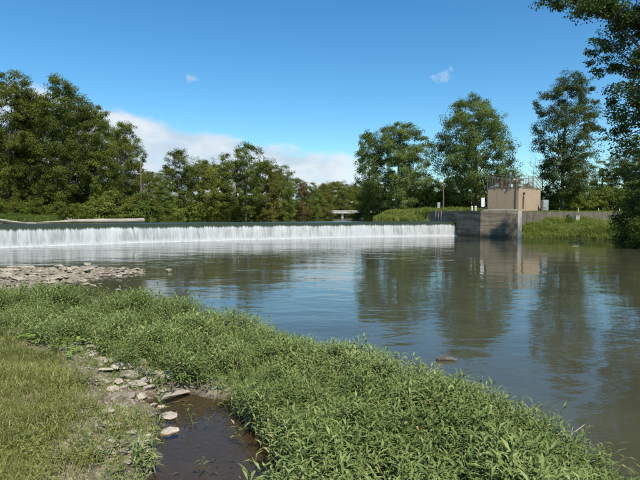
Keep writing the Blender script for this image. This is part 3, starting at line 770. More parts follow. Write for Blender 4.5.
def make_tree(name, seed, H, R, base, kind, nclump, nleaf, leaf, cr, trunk_r, leafmat, bark='bark', bare=0.0, flat=0.7, extra=None):
    """returns (trunk mesh, crown mesh) for a tree standing on the origin"""
    r = np.random.default_rng(seed)
    ph = r.uniform(0, 6.28, 6)
    lean = r.normal(0, 0.03, 2)*H
    cb = base*H
    cent = []; tries = 0
    mind = cr*0.75
    while len(cent) < nclump and tries < nclump*40:
        tries += 1
        t = r.random(); a = r.uniform(0, 2*math.pi)
        lob = 1+0.20*math.sin(2*a+ph[0]+3*t)+0.16*math.sin(3*a+ph[1]-5*t)+0.12*math.sin(5*a+ph[2]+9*t)
        rad = R*float(env_profile(kind, t))*lob*r.random()**0.38
        p = np.array([rad*math.cos(a)+lean[0]*t, rad*math.sin(a)+lean[1]*t, cb+t*(H-cb)-cr*0.3])
        md = mind*(1.0-0.5*tries/(nclump*40))
        if cent and np.min(np.linalg.norm(np.array(cent)-p, axis=1)) < md: continue
        cent.append(p)
    if extra is not None: cent = cent+[np.array(e) for e in extra]
    cent = np.array(cent); n = len(cent)
    # ----- wood
    gt = Geo()
    zt = np.linspace(0, 1, 9); wob = np.cumsum(r.normal(0, 0.012*H/8, (9, 2)), axis=0)
    Htr = H*0.86
    tp = np.stack([lean[0]*zt**2+wob[:, 0], lean[1]*zt**2+wob[:, 1], zt*Htr], 1); tp[0, :2] = 0; tp[0, 2] = -0.5
    trd = trunk_r*(1-zt)**0.8+0.02; trd[0] *= 1.35
    add_tube(gt, tp, trd, 9)
    def on_trunk(z):
        f = np.clip(z/Htr, 0.02, 0.98); return np.array([np.interp(f, zt, tp[:, 0]), np.interp(f, zt, tp[:, 1]), np.interp(f, zt, tp[:, 2])]), float(np.interp(f, zt, trd))
    nl = max(5, n//9)
    li_ = r.choice(n, nl, replace=False); lim = cent[li_]*np.array([0.72, 0.72, 1])-np.array([0, 0, cr*0.3])
    own = np.argmin(np.linalg.norm(cent[:, None]-lim[None], axis=2), axis=1)
    for k in range(nl):
        e = lim[k]; rd = math.hypot(e[0], e[1])
        s, sr = on_trunk(max(cb*0.75, e[2]-0.25*cr-rd*0.75))
        mid = s*0.5+e*0.5+np.array([0, 0, -0.05*rd])+r.normal(0, 0.06*rd+0.03, 3)
        r0 = min(sr*0.65, 0.03+0.022*np.linalg.norm(e-s), 0.15)
        add_tube(gt, [s, mid, e], [r0, r0*0.7, r0*0.35], 6, cap=False)
        for i in np.where(own == k)[0]:
            c = cent[i]; m0 = mid*0.4+e*0.6 if r.random() < 0.5 else mid*0.1+e*0.9
            m1 = (m0+c)/2+r.normal(0, 0.15, 3)
            add_tube(gt, [m0, m1, c], [r0*0.33, r0*0.22, 0.012], 4, cap=False)
    wood = gt.mesh(name+'_wood', M[bark], True)
    # ----- leaves
    keep = r.random(n) >= bare
    cent = cent[keep]; n = len(cent)
    cnt = np.maximum(6, (nleaf*r.uniform(0.6, 1.3, n))).astype(int)
    ci = np.repeat(np.arange(n), cnt); N_ = len(ci)
    csz = cr*r.uniform(0.65, 1.35, n)
    d = r.normal(size=(N_, 3)); d /= np.linalg.norm(d, axis=1)[:, None]
    rad = r.random(N_)**0.5
    # clump carried as a few sub-sprays so that its edge is ragged
    sub = r.normal(size=(n, 5, 3))*0.42
    pos = cent[ci]+(d*rad[:, None]*0.68+sub[ci, r.integers(0, 5, N_)])*csz[ci][:, None]*np.array([1, 1, flat])
    axisc = np.stack([lean[0]*0.5+0*pos[:, 0], lean[1]*0.5+0*pos[:, 0], pos[:, 2]*0.75+cb*0.25], 1)
    out = pos-axisc; out /= np.linalg.norm(out, axis=1)[:, None]+1e-6
    nm = out*0.55+d*0.35+np.array([0, 0, 0.45])+r.normal(0, 0.55, (N_, 3))
    nm /= np.linalg.norm(nm, axis=1)[:, None]
    tx = np.cross(nm, r.normal(size=(N_, 3))); tx /= np.linalg.norm(tx, axis=1)[:, None]
    ty = np.cross(nm, tx)
    L = leaf*r.uniform(0.6, 1.35, N_); Wd = L*r.uniform(0.42, 0.72, N_)
    fold = nm*(L*0.12)[:, None]
    a = pos-tx*(L/2)[:, None]; b_ = pos+ty*(Wd/2)[:, None]+fold; c = pos+tx*(L/2)[:, None]-fold; e_ = pos-ty*(Wd/2)[:, None]+fold
    V = np.stack([a, b_, c, e_], 1).reshape(-1, 3)
    k4 = np.arange(N_)*4
    Fq = np.stack([k4, k4+1, k4+2, k4+3], 1)
    tint = np.clip(0.42+r.normal(0, 0.16, n)[ci]+r.normal(0, 0.15, N_), 0, 1)
    gl = Geo(); gl.add(V, Fq, np.repeat(tint, 4))
    crown = gl.mesh(name+'_crown', M[leafmat])
    return wood, crown

PROTO = {}
ORD = ['first','second','third','fourth','fifth','sixth','seventh','eighth','ninth','tenth','eleventh','twelfth','thirteenth','fourteenth','fifteenth','sixteenth','seventeenth','eighteenth','nineteenth','twentieth']
def proto(key, *a, **k):
    PROTO[key] = (make_tree(key, *a, **k), a[1], a[2])     # meshes, height, radius
#            seed  H   R   base kind  ncl nleaf leaf cr  trunk leafmat
proto('tall_a', 11, 24, 5.4, 0.10, 'oval', 150, 300, 0.275, 1.35, 0.36, 'leaf_mid')
proto('tall_b', 12, 24, 6.0, 0.12, 'broad', 160, 300, 0.275, 1.35, 0.38, 'leaf_dark')
proto('tall_c', 13, 24, 5.0, 0.08, 'top', 130, 300, 0.27, 1.25, 0.33, 'leaf_mid')
proto('mid_a', 21, 16, 4.6, 0.06, 'oval', 105, 250, 0.275, 1.2, 0.26, 'leaf_olive')
proto('mid_b', 22, 16, 4.2, 0.06, 'broad', 95, 250, 0.275, 1.2, 0.25, 'leaf_mid')
proto('mid_c', 23, 17, 3.8, 0.05, 'top', 80, 230, 0.27, 1.1, 0.24, 'leaf_dark')
proto('rust', 24, 14, 3.6, 0.1, 'oval', 52, 120, 0.34, 1.1, 0.22, 'leaf_rust')
proto('silver_a', 31, 19, 7.2, 0.06, 'broad', 280, 270, 0.255, 1.25, 0.45, 'leaf_silver')
proto('silver_b', 32, 21, 7.6, 0.12, 'broad', 280, 270, 0.255, 1.3, 0.48, 'leaf_silver')
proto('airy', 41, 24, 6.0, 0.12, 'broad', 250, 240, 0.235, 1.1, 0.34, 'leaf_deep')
proto('shrub_a', 51, 4.6, 3.0, 0.0, 'low', 60, 150, 0.24, 0.75, 0.09, 'leaf_lime')
proto('shrub_b', 52, 5.0, 2.8, 0.0, 'low', 55, 150, 0.26, 0.8, 0.09, 'leaf_mid')
proto('shrub_c', 53, 5.5, 2.8, 0.0, 'low', 55, 150, 0.26, 0.8, 0.09, 'leaf_dark')

def plant(key, name, px, d, H, label, group=None, wide=1.0, rz=None, cat='tree', xy=None, leafmat=None):
    (wm, cm), h0, r0 = PROTO[key]
    x, y = at(px, d) if xy is None else xy
    t = thing(name, (x, y, hz(x, y)-0.05), label, cat, group, random.uniform(0, 6.28) if rz is None else rz)
    s = H/h0; t.scale = (s*wide, s*wide, s)
    for nm, me in (('trunk', wm), ('crown', cm)):
        o = bpy.data.objects.new(nm, me); C.objects.link(o); o.parent = t
    return t
def H_for(px, d, ytop):
    x, y = at(px, d); return EYE+(216-ytop)/F*d-hz(x, y)
def tree_row(rows, group):
    for key, name, px, d, yt, wide, label in rows:
        H = H_for(px, d, yt); h0 = PROTO[key][1]
        plant(key, name, px, d, H, label, group, wide*(h0/H)**0.35 if H < h0 else wide)

tree_row([
 ('tall_b','broadleaf_tree', -48, 90, 78, 1.0, 'tall green tree cut by the left edge of the photo'),
 ('tall_c','broadleaf_tree', 8, 90, 74, 1.0, 'tall tree first from the left edge, with ragged top'),
 ('tall_a','broadleaf_tree', 34, 94, 92, 0.9, 'dark leafy tree second from the left edge'),
 ('tall_b','broadleaf_tree', 66, 92, 82, 0.95, 'tall bushy tree third from the left edge, bright crown'),
 ('tall_c','broadleaf_tree', 99, 93, 106, 0.85, 'tree behind the light green shrub on the left bank'),
 ('tall_a','broadleaf_tree', 127, 92, 121, 0.72, 'narrow tree beside the reddish utility pole'),
], 'tall trees on the left upstream bank')
tree_row([('tall_b' if i % 2 else 'tall_a','broadleaf_tree', px, d, yt, 1.0, 'dark tree in the shaded row behind the tall left trees')
          for i, (px, d, yt) in enumerate([(-80,108,95),(-20,106,108),(20,104,112),(50,107,105),(82,106,112),(112,108,128),(-110,95,90)])], 'back row of the left wood')
tree_row([
 ('mid_b','broadleaf_tree', 158, 104, 172, 0.85, 'low rounded tree just right of the reddish pole'),
 ('mid_c','broadleaf_tree', 179, 110, 149, 0.95, 'dark open topped tree against the white cloud'),
 ('mid_a','broadleaf_tree', 203, 116, 158, 0.9, 'olive green tree right of the dark open topped tree'),
 ('mid_b','broadleaf_tree', 224, 122, 153, 0.9, 'leafy green tree left of the tallest middle tree'),
 ('mid_c','broadleaf_tree', 246, 120, 143, 0.95, 'tallest tree in the middle of the tree line'),
 ('mid_a','broadleaf_tree', 266, 130, 158, 0.9, 'olive tree just right of the tallest middle tree'),
 ('mid_b','broadleaf_tree', 285, 138, 165, 0.85, 'green tree left of the rust coloured tree'),
 ('rust','autumn_tree', 303, 150, 180, 0.8, 'rust coloured autumn tree in the tree line'),
 ('mid_b','broadleaf_tree', 314, 160, 182, 0.9, 'green tree just right of the rust coloured tree'),
 ('mid_a','broadleaf_tree', 326, 185, 182, 0.9, 'last green tree of the line before the distant bridge'),
], 'middle tree line on the left bank')
tree_row([('mid_a' if i % 3 == 0 else 'mid_c' if i % 3 == 1 else 'mid_b','broadleaf_tree', px, d, yt, 1.15, 'shaded tree filling the wood behind the middle tree line')
          for i, (px, d, yt) in enumerate([(148,122,170),(170,128,168),(192,132,166),(214,138,163),(236,140,160),(258,150,165),(278,158,170),(296,172,178),(310,185,186)])], 'wood behind the middle tree line')
tree_row([('mid_a' if i % 2 else 'mid_b','broadleaf_tree', px, d, yt, 1.25, 'hazy far tree beyond the distant bridge')
          for i, (px, d, yt) in enumerate([(322,270,184),(334,285,181),(344,262,187),(353,300,184),(362,270,183),(372,262,180),(382,255,180),(338,320,180),(358,330,181),(395,260,182),(410,250,186),(425,240,188)])], 'far trees beyond the bridge')
# right bank
plant('silver_a','silver_maple', 398, 96, H_for(398,96,124), 'broad dense tree left of centre on the right bank', None, 1.0, 0.4)
plant('mid_c','broadleaf_tree', 369, 99, H_for(369,99,131), 'darker leaning side tree at the left of the broad dense tree', None, 0.72, 1.0)
plant('silver_b','silver_maple', 476, 92, H_for(476,92,98), 'large pale green tree behind the abutment wall and gate house', None, 0.98, 2.2)
plant('airy','broadleaf_tree', 562, 84, H_for(562,84,77), 'tall slender dark tree right of the gate house', None, 1.0, 0.5)
tree_row([('mid_b' if i % 2 else 'mid_c','broadleaf_tree', px, d, yt, 1.1, 'low shaded tree in the wood behind the right bank')
          for i, (px, d, yt) in enumerate([(432,120,178),(448,126,172),(510,118,170),(600,100,160),(622,96,150),(645,95,150),(530,130,186),(580,110,172),(410,130,170),(670,92,140)])], 'wood behind the right bank')
# shrubs
for i, (key, px, d, yt, wide, label, grp) in enumerate([
 ('shrub_a', 113, 88.6, 190, 1.35, 'large light green shrub at the water edge beside the log', None),
 ('shrub_a', 84, 88.4, 206, 1.0, 'small yellow green shrub left of the large light shrub', None),
 ('shrub_b', 62, 89.5, 196, 1.1, 'mid green shrub under the bushy left tree', None),
 ('shrub_c', 40, 88.5, 198, 1.1, 'dark shrub between the leftmost tall trees', None),
 ('shrub_b', 18, 87.5, 200, 1.1, 'green shrub below the tree nearest the left edge', None),
 ('shrub_c', -4, 87.5, 195, 1.1, 'dark shrub at the left edge of the photo', None)]):
    plant(key, 'shrub', px, d, H_for(px,d,yt), label, 'shrubs along the left water edge', wide, None, 'shrub')
for i, (px, d, yt) in enumerate([(px, 87.6+(i % 3)*0.6, 199+(i*7) % 9) for i, px in enumerate(range(-14, 140, 13))]):
    plant(('shrub_c','shrub_b')[i % 2], 'shrub', px, d, H_for(px,d,yt), 'green bush in the front undergrowth of the left wood', 'undergrowth of the left wood', 1.3, None, 'shrub')
for i, px in enumerate(range(-15, 150, 15)):
    plant(('shrub_b','shrub_c')[i % 2], 'shrub', px, 97, H_for(px,97,186), 'deep shade bush behind the front undergrowth of the left wood', 'back undergrowth of the left wood', 1.4, None, 'shrub')
for i, (px, d, yt) in enumerate([(146,92,196),(158,99,198),(170,106,197),(183,112,199),(196,116,196),(209,120,200),(222,124,198),(235,129,199),(248,132,200),(261,138,198),(274,145,201),(286,150,200),(297,158,201),(308,170,202),(318,190,204),(135,89,197),(143,89.2,194)]):
    plant(('shrub_b','shrub_c','shrub_a')[i % 3], 'shrub', px, d, H_for(px,d,yt), 'leafy shrub at the foot of the middle tree line', 'shrubs below the middle tree line', 1.25, None, 'shrub')
plant('rust', 'autumn_shrub', 154, 94, H_for(154,94,198), 'small reddish shrub beside the foot of the utility pole', None, 0.9, None, 'shrub')
for i, (px, d, yt, key) in enumerate([(432,96,186,'shrub_c'),(446,98,184,'shrub_b'),(424,100,190,'shrub_c'),(462,95,188,'shrub_c'),(495,96,180,'shrub_c'),(510,92,182,'shrub_b'),(527,90,184,'shrub_c'),(548,88,186,'shrub_c'),(560,86,192,'shrub_a'),(575,87,190,'shrub_b'),(592,86,190,'shrub_a'),(608,85,186,'shrub_b'),(625,84,184,'shrub_c'),(642,83,180,'shrub_b'),(382,104,200,'shrub_b'),(366,108,198,'shrub_c'),(478,96,190,'shrub_b')]):
    plant(key, 'shrub', px, d, H_for(px,d,yt), 'wild shrub in the thicket behind the right bank wall', 'thicket behind the right bank', 1.15, None, 'shrub')
x, y = at(569, 62.8); plant('shrub_c', 'shrub', 569, 62.8, 1.05, 'small round dark bush in front of the retaining wall', None, 1.25, 1.0, 'bush')

# overhanging trees on the near right bank
ex = []
r_ = np.random.default_rng(77)
def limb_clumps(a, b, n, spread):
    a = np.array(a); b = np.array(b)
    for k in range(n):
        t = (k+r_.random())/n; ex.append(a*(1-t)+b*t+r_.normal(0, spread*(0.4+0.6*t), 3))
for a_, b_, n_, sp_ in [((-3,0,15.5),(-13.5,-1.5,17.9),34,0.45), ((-8,-1,16.6),(-11.0,-2.5,15.9),8,0.4), ((-2,0,17),(-9.0,-3,21.0),30,0.9), ((-2,0,14),(-7.0,1,16.5),16,0.7),
                        ((-2,0,9.5),(-6.8,-1,10.0),24,0.8), ((-1,-3,5.5),(-5.0,-3,4.5),16,0.8), ((-1,-1,12),(-6.5,-2.5,13.0),24,0.9)]:
    limb_clumps(a_, b_, n_, sp_)
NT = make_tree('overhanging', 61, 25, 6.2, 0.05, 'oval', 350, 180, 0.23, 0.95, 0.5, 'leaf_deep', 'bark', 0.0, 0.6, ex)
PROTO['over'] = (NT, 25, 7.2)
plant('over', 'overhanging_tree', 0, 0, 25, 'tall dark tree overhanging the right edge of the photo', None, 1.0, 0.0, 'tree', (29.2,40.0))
plant('shrub_c', 'shrub', 0, 0, 4.5, 'dark drooping shrub at the water edge under the overhanging tree', 'shrubs under the overhanging tree', 1.0, 2.3, 'shrub', (26.6,42.2))
plant('shrub_c', 'shrub', 0, 0, 5.0, 'tallest dark shrub under the overhanging tree at the right edge', 'shrubs under the overhanging tree', 1.0, 0.3, 'shrub', (25.6,39.6))
plant('shrub_b', 'shrub', 0, 0, 4.0, 'lower leafy shrub behind the overhanging tree at the right edge', 'shrubs under the overhanging tree', 1.0, 1.3, 'shrub', (30.5,48.0))

# bare trees against the sky
def bare_tree(px, d, H, seed, label):
    r = np.random.default_rng(seed); gt = Geo(); x, y = at(px, d)
    t = thing('bare_tree', (x, y, hz(x,y)-0.1), label, 'tree')
    add_tube(gt, [(0,0,0),(0.1,0,H*0.4),(0.0,0.1,H*0.75)], [0.14,0.10,0.05], 7); gt.build('trunk', M['bark_pale'], t, True)
    gb = Geo()
    for k in range(22):
        z = H*r.uniform(0.3, 0.75); a = r.uniform(0, 6.28); L = (H-z)*r.uniform(0.5, 0.9)
        d1 = np.array([math.cos(a)*0.75, math.sin(a)*0.75, 0.8])
        p0 = np.array([0.05, 0.05, z]); p1 = p0+d1*L*0.5+r.normal(0, 0.15, 3); p2 = p0+d1*L+r.normal(0, 0.3, 3)
        add_tube(gb, [p0, p1, p2], [0.05, 0.03, 0.012], 5, cap=False)
        for j in range(5):
            q0 = p0+(p2-p0)*r.uniform(0.3, 0.95); q1 = q0+(d1+r.normal(0, 0.6, 3))*L*0.3
            add_tube(gb, [q0, (q0+q1)/2+r.normal(0, 0.08, 3), q1], [0.02, 0.014, 0.008], 4, cap=False)
    gb.build('branch', M['bark_pale'], t, True)
bare_tree(541, 90, H_for(541,90,152), 5, 'leafless grey tree behind the gate house roof')

# ------------------------------------------------------------------ driftwood
def log(pts, rad, label, name='driftwood_log', sides=9, stubs=0):
    g = Geo(); add_tube(g, pts, rad, sides)
    for k in range(stubs):
        i = rng.integers(1, len(pts)-1); p = np.array(pts[i]); e = p+np.array([rng.normal(0,0.4), rng.normal(0,0.2), rng.uniform(0.25,0.5)])
        add_tube(g, [p, e], [rad[i]*0.35, rad[i]*0.15], 6)
    return tag(g.build(name, M['drift'], None, True), label, 'log')
def P(px, d, z): return (*at(px, d), z)
log([P(38,48.3,1.84),P(58,48.9,1.92),P(72,49.3,1.98),P(100,50.4,2.0),P(124,51.4,2.0),P(144.5,52.2,2.03)], [0.05,0.09,0.15,0.20,0.20,0.21], 'long pale driftwood log lying along the dam crest', stubs=2)
log([P(-12,45.0,2.22),P(0,45.5,2.12),P(12,46.0,1.95),P(22,46.4,1.86),P(36,47.0,1.80)], [0.10,0.10,0.09,0.07,0.04], 'slender pale branch sloping into the pool at the left edge', stubs=1)
log([P(-60,44,1.85),P(-20,46.8,1.84),P(10,47.6,1.84),P(45,48.6,1.83)], [0.10,0.10,0.08,0.04], 'thin drift pole floating behind the sloping branch')
g = Geo(); add_tube(g, [(-0.17,0.0,0.012),(-0.06,0.03,0.03),(0.05,0.02,0.03),(0.17,-0.02,0.012)], [0.02,0.05,0.045,0.015], 7)
o = g.build('driftwood_chunk', M['bark'], None, True); x, y = at(448, 8.72); o.location = (x, y, 0.0); tag(o, 'small brown chunk of driftwood floating beyond the green plants', 'driftwood')

# ------------------------------------------------------------------ stones
def rock_mesh(name, seed, mat, flat=0.5, n=18, sub=1):
    r = np.random.default_rng(seed); bm = bmesh.new()
    for k in range(n):
        v = r.normal(size=3); v /= np.linalg.norm(v); v *= r.uniform(0.8, 1.1)
        bm.verts.new((v[0]*0.5, v[1]*0.5*r.uniform(0.75,1), v[2]*0.5*flat))
    res = bmesh.ops.convex_hull(bm, input=bm.verts)
    bmesh.ops.delete(bm, geom=[e for e in res['geom_interior'] if isinstance(e, bmesh.types.BMVert)], context='VERTS')
    bmesh.ops.dissolve_limit(bm, angle_limit=0.35, verts=bm.verts, edges=bm.edges)
    bmesh.ops.bevel(bm, geom=list(bm.edges), offset=0.03, segments=1, affect='EDGES', profile=0.6, clamp_overlap=True)
    if sub:
        bmesh.ops.triangulate(bm, faces=bm.faces)
    me = bpy.data.meshes.new(name); bm.to_mesh(me); bm.free(); me.materials.append(mat)
    return me
stones = [rock_mesh('stone', 100+i, M['stone'], random.choice((0.42,0.52,0.62)), 15) for i in range(9)]
cobbles = [rock_mesh('cobble', 200+i, M['cobble'], random.choice((0.4,0.5,0.6)), 13) for i in range(9)]
def put_stone(name, meshes, x, y, s, label, group, cat='stone', tall=1.0, rz=None, sink=0.12, long=1.0, zoff=0.0):
    o = bpy.data.objects.new(name, random.choice(meshes)); C.objects.link(o)
    o.scale = (s*long, s, s*tall*random.uniform(0.8,1.15)); o.rotation_euler = (random.uniform(-.15,.15), random.uniform(-.15,.15), random.uniform(0,6.28) if rz is None else rz)
    z = max(hz(x, y), -0.03)
    o.location = (x, y, z+s*tall*0.25*(1-2*sink)+zoff)
    return tag(o, label, cat, group)
def ground_at(px, py, z0=0.12):
    z = z0
    for k in range(4):
        d = F*(EYE-z)/(py-216)*1.0
        x, y = at(px, d); z = max(hz(x, y), 0)
    return x, y
G1 = 'stones along the dirt strip'
for px, py, w, tall, long, label in [
 (172,399,27,0.75,1.35,'big flat pale stone at the tip of the puddle'),
 (165,420,21,0.9,1.1,'pointed tan stone at the left edge of the puddle'),
 (167,435,20,0.8,1.1,'lower tan stone at the puddle edge below the pointed one'),
 (146,384,19,0.9,1.0,'blocky grey stone in the middle of the stone cluster'),
 (159,380,19,0.9,1.1,'grey stone on the right of the stone cluster'),
 (183,377,11,1.6,0.8,'upright small stone among the green plants'),
 (125,379,22,0.6,1.3,'dark flat slab at the top of the stone cluster'),
 (104,416,16,0.7,1.1,'pale stone alone in the dirt at the left'),
 (114,430,19,0.6,1.3,'grey flat stone in the dirt below the lone pale stone')]:
    x, y = ground_at(px, py); s = w/F*y*1.05
    put_stone('stone', stones, x, y, s, label, G1, tall=tall, long=long, rz=random.uniform(-0.4,0.4), sink=0.2)
for px, py, w in [(166,389,15),(152,377,14),(141,375,15),(135,389,15),(118,371,14),(109,364,12),(103,373,11),(152,392,11),(128,399,12),(139,402,10),(135,449,11),(162,395,9),(98,362,9),(92,357,8),(116,385,11),(122,391,9),(147,398,10),(151,407,9),(110,393,10),(104,385,8),(131,368,10),(142,366,9),(120,408,9),(95,436,10),(107,446,9),(120,456,8),(128,437,8),(98,458,9),(158,409,8),(148,421,8),(88,349,8),(80,344,7),(113,354,8),(125,360,9)]:
    x, y = ground_at(px, py); put_stone('stone', stones, x, y, w/F*y*1.3, 'tan stone packed in the stony dirt strip beside the puddle', G1, tall=0.8, long=random.uniform(1,1.35), sink=0.15)
for k in range(70):
    t = rng.random(); px = 95+75*t+rng.normal(0,14) if t < 0.6 else 95+rng.normal(25,20); py = 352+45*t+rng.normal(0,9) if t < 0.6 else 395+rng.random()*75
    x, y = ground_at(px, py)
    if hz(x, y) < -0.01: continue
    put_stone('stone', stones, x, y, rng.uniform(0.05,0.13), 'tan stone packed in the stony dirt strip beside the puddle', G1, tall=0.8, long=1.2, sink=0.15)
# gravel of the strip
def chip_geo(pts, smin, smax, seed):
    r = np.random.default_rng(seed); g = Geo()
    for x, y, z in pts:
        s = r.uniform(smin, smax); a = r.uniform(0, 6.28)
        V = np.array([(-.5,-.4,-.2),(.5,-.35,-.2),(.45,.4,-.2),(-.45,.35,-.2),(-.25,-.2,.25),(.25,-.2,.3),(.2,.2,.22),(-.2,.2,.28)])*s*r.uniform(0.7,1.2,3)
        ca, sa = math.cos(a), math.sin(a); V = V@np.array([[ca,sa,0],[-sa,ca,0],[0,0,1]])+np.array([x,y,z+s*0.12])
        g.add(V, [(4,5,6,7),(0,1,5,4),(1,2,6,5),(2,3,7,6),(3,0,4,7)])
    return g
xs = rng.uniform(-5.2,-1.3,9000); ys = rng.uniform(3.6,9.6,9000)
dline = seg_dist(xs, ys, [(-4.6,9.4),(-3.3,7.6),(-2.4,6.6),(-2.35,5.2),(-2.0,4.0)], False)
k = rng.random(9000) < np.exp(-(dline/0.38)**2)*0.6
zs = height(xs[k], ys[k])
tag(chip_geo(np.stack([xs[k],ys[k],zs],1), 0.012, 0.04, 5).build('gravel', M['stone']), 'fine tan gravel scattered on the dirt strip', kind='stuff')
# rock bar on the left
G2 = 'cobbles of the low rock bar'
put_stone('stone', cobbles, *at(87,24.6), 0.50, 'largest tan boulder standing just off the rock bar', G2, tall=1.1, zoff=0.06)
put_stone('stone', cobbles, *at(168.5,22.7), 0.32, 'lone pale stone in open water right of the rock bar', G2, tall=1.0, zoff=0.06)
put_stone('stone', cobbles, *at(68,21.4), 0.60, 'dark tall stone in the middle of the rock bar', G2, tall=1.1)
put_stone('stone', cobbles, *at(20,23.4), 0.9, 'long flat pale slab at the back of the rock bar', G2, tall=0.5, rz=0.1, long=1.6)
put_stone('stone', cobbles, *at(85,22.0), 0.8, 'flat pale slab near the middle of the rock bar', G2, tall=0.4, rz=0.1, long=1.5)
put_stone('stone', cobbles, *at(98,23.9), 0.2, 'tiny pale stone in the water behind the rock bar', G2, tall=0.8, zoff=0.03)
for px, d, s in [(85,18.3,0.32),(91,17.6,0.38),(117,16.9,0.22),(82,19.2,0.3),(98,18.4,0.2),(118,20.6,0.34),(127,20.6,0.3),(110,20.9,0.28)]:
    put_stone('stone', cobbles, *at(px, d), s, 'low stone standing in the brown shallows before the rock bar', 'stones in the shallows', tall=0.8, long=1.3, zoff=0.05)
n = 0
while n < 195:
    u = rng.random()
    px = rng.uniform(-12, 142); d = rng.uniform(16.6, 24.0)
    x, y = at(px, d); s1 = float(sdist(np.array([x]), np.array([y]), WATER_LOW)[0])
    if px > 142 or s1 < -0.25: continue
    if px < 78 and d < 16.8: continue
    if px > 78 and d < 19.8: continue
    if rng.random() > np.exp(-((d-20.3)/3.2)**2)+0.1: continue
    s = 0.10+0.42*rng.random()**2.4
    put_stone('stone', cobbles, x, y, s, 'weathered grey tan cobble in the low rock bar', G2, tall=rng.uniform(0.5,1.0), long=rng.uniform(1,1.5), rz=rng.normal(0,0.7), sink=0.1); n += 1
xs = rng.uniform(-16,-7.4,9000); ys = rng.uniform(16.0,24.2,9000)
s1 = sdist(xs, ys, WATER_LOW); k = (s1 > -0.1) & (rng.random(9000) < 0.4*np.exp(-((ys-20.3)/3.2)**2))
tag(chip_geo(np.stack([xs[k],ys[k],height(xs[k],ys[k])],1), 0.05, 0.15, 6).build('gravel', M['cobble']), 'coarse grey gravel between the rock bar cobbles', kind='stuff')
for i, (px, d) in enumerate([(570,47.5),(574,48.2),(581,47.2),(575,42.2)]):
    x, y = at(px, d); o = put_stone('stone', cobbles, x, y, 0.55, 'dark wet rock breaking the water near the right bank', 'wet rocks near the right bank', tall=0.5, long=1.6, rz=0.1)
    o.location.z = 0.0

# ------------------------------------------------------------------ foreground plants
def leaf_strip(base, direc, L, W, droop, up=np.array([0,0,1.])):
    """lanceolate folded leaf: 6 vertices, 4 triangles"""
    d = direc/np.linalg.norm(direc); s = np.cross(d, up); s /= np.linalg.norm(s)+1e-6; nn = np.cross(s, d)
    m = base+d*L*0.45+nn*L*0.06; tip = base+d*L-np.array([0,0,droop*L])
    V = [base, m+s*W/2+nn*W*0.18, m, m-s*W/2+nn*W*0.18, tip]
    T = [(0,1,2),(0,2,3),(1,4,2),(2,4,3)]
    return V, T
def willow_plant(seed, lean=0.25):
    r = np.random.default_rng(seed); V = []; T = []; ti = []
    H = r.uniform(0.22, 0.36); a = r.uniform(0, 6.28); ln = np.array([math.cos(a), math.sin(a), 0])*lean*r.uniform(0.3, 1.3)
    nn_ = r.integers(5, 8)
    stem = lambda t: np.array([0,0,H*t])+ln*H*t*t
    # stem: thin 3-sided tube
    for j, t in enumerate((0, 0.5, 1)):
        for k in range(3):
            V.append(stem(t)+0.003*(1-0.5*t)*np.array([math.cos(k*2.09), math.sin(k*2.09), 0])); ti.append(0.75)
    for j in range(2):
        for k in range(3):
            k2 = (k+1) % 3; T.append((j*3+k, j*3+k2, j*3+3+k2)); T.append((j*3+k, j*3+3+k2, j*3+3+k))
    for j in range(nn_):
        t = 0.22+0.78*(j+0.5)/nn_; az = j*1.57+r.uniform(-.4,.4)
        for s in (0, math.pi):
            L = r.uniform(0.07,0.14)*(1.1-0.35*t); el = -0.15+0.75*t*t+r.uniform(-.3,.35)
            dr = np.array([math.cos(az+s)*math.cos(el), math.sin(az+s)*math.cos(el), math.sin(el)])
            v, f = leaf_strip(stem(t), dr, L, L*r.uniform(0.16,0.25), r.uniform(0.0,0.3))
            b = len(V); V += v; T += [tuple(i+b for i in q) for q in f]
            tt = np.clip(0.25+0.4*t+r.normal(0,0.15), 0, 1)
            if r.random() < 0.05: tt = 1.3
            ti += [tt]*5
    return np.array(V), np.array(T), np.array(ti)
def grass_tuft(seed, nb=16, h=(0.07,0.2), w=(0.003,0.006), spread=0.05, dry=0.12):
    r = np.random.default_rng(seed); V = []; T = []; ti = []
    for k in range(nb):
        a = r.uniform(0, 6.28); p = np.array([r.normal(0,spread), r.normal(0,spread), 0]); L = r.uniform(*h); W = r.uniform(*w)
        ln = r.uniform(0.15, 0.95); d = np.array([math.cos(a), math.sin(a), 0]); s = np.array([-d[1], d[0], 0])
        m = p+d*L*ln*0.35+np.array([0,0,L*0.6]); tip = p+d*L*ln+np.array([0,0,L*(1-0.35*ln)])
        b = len(V); V += [p-s*W/2, p+s*W/2, m-s*W*0.42, m+s*W*0.42, tip]
        T += [(b,b+1,b+3),(b,b+3,b+2),(b+2,b+3,b+4)]
        tt = np.clip(0.45+r.normal(0,0.22), 0, 1)
        if r.random() < dry: tt = 1.3
        ti += [tt-0.12, tt-0.12, tt, tt, tt+0.08] if tt < 1.2 else [tt]*5
    return np.array(V), np.array(T), np.array(ti)
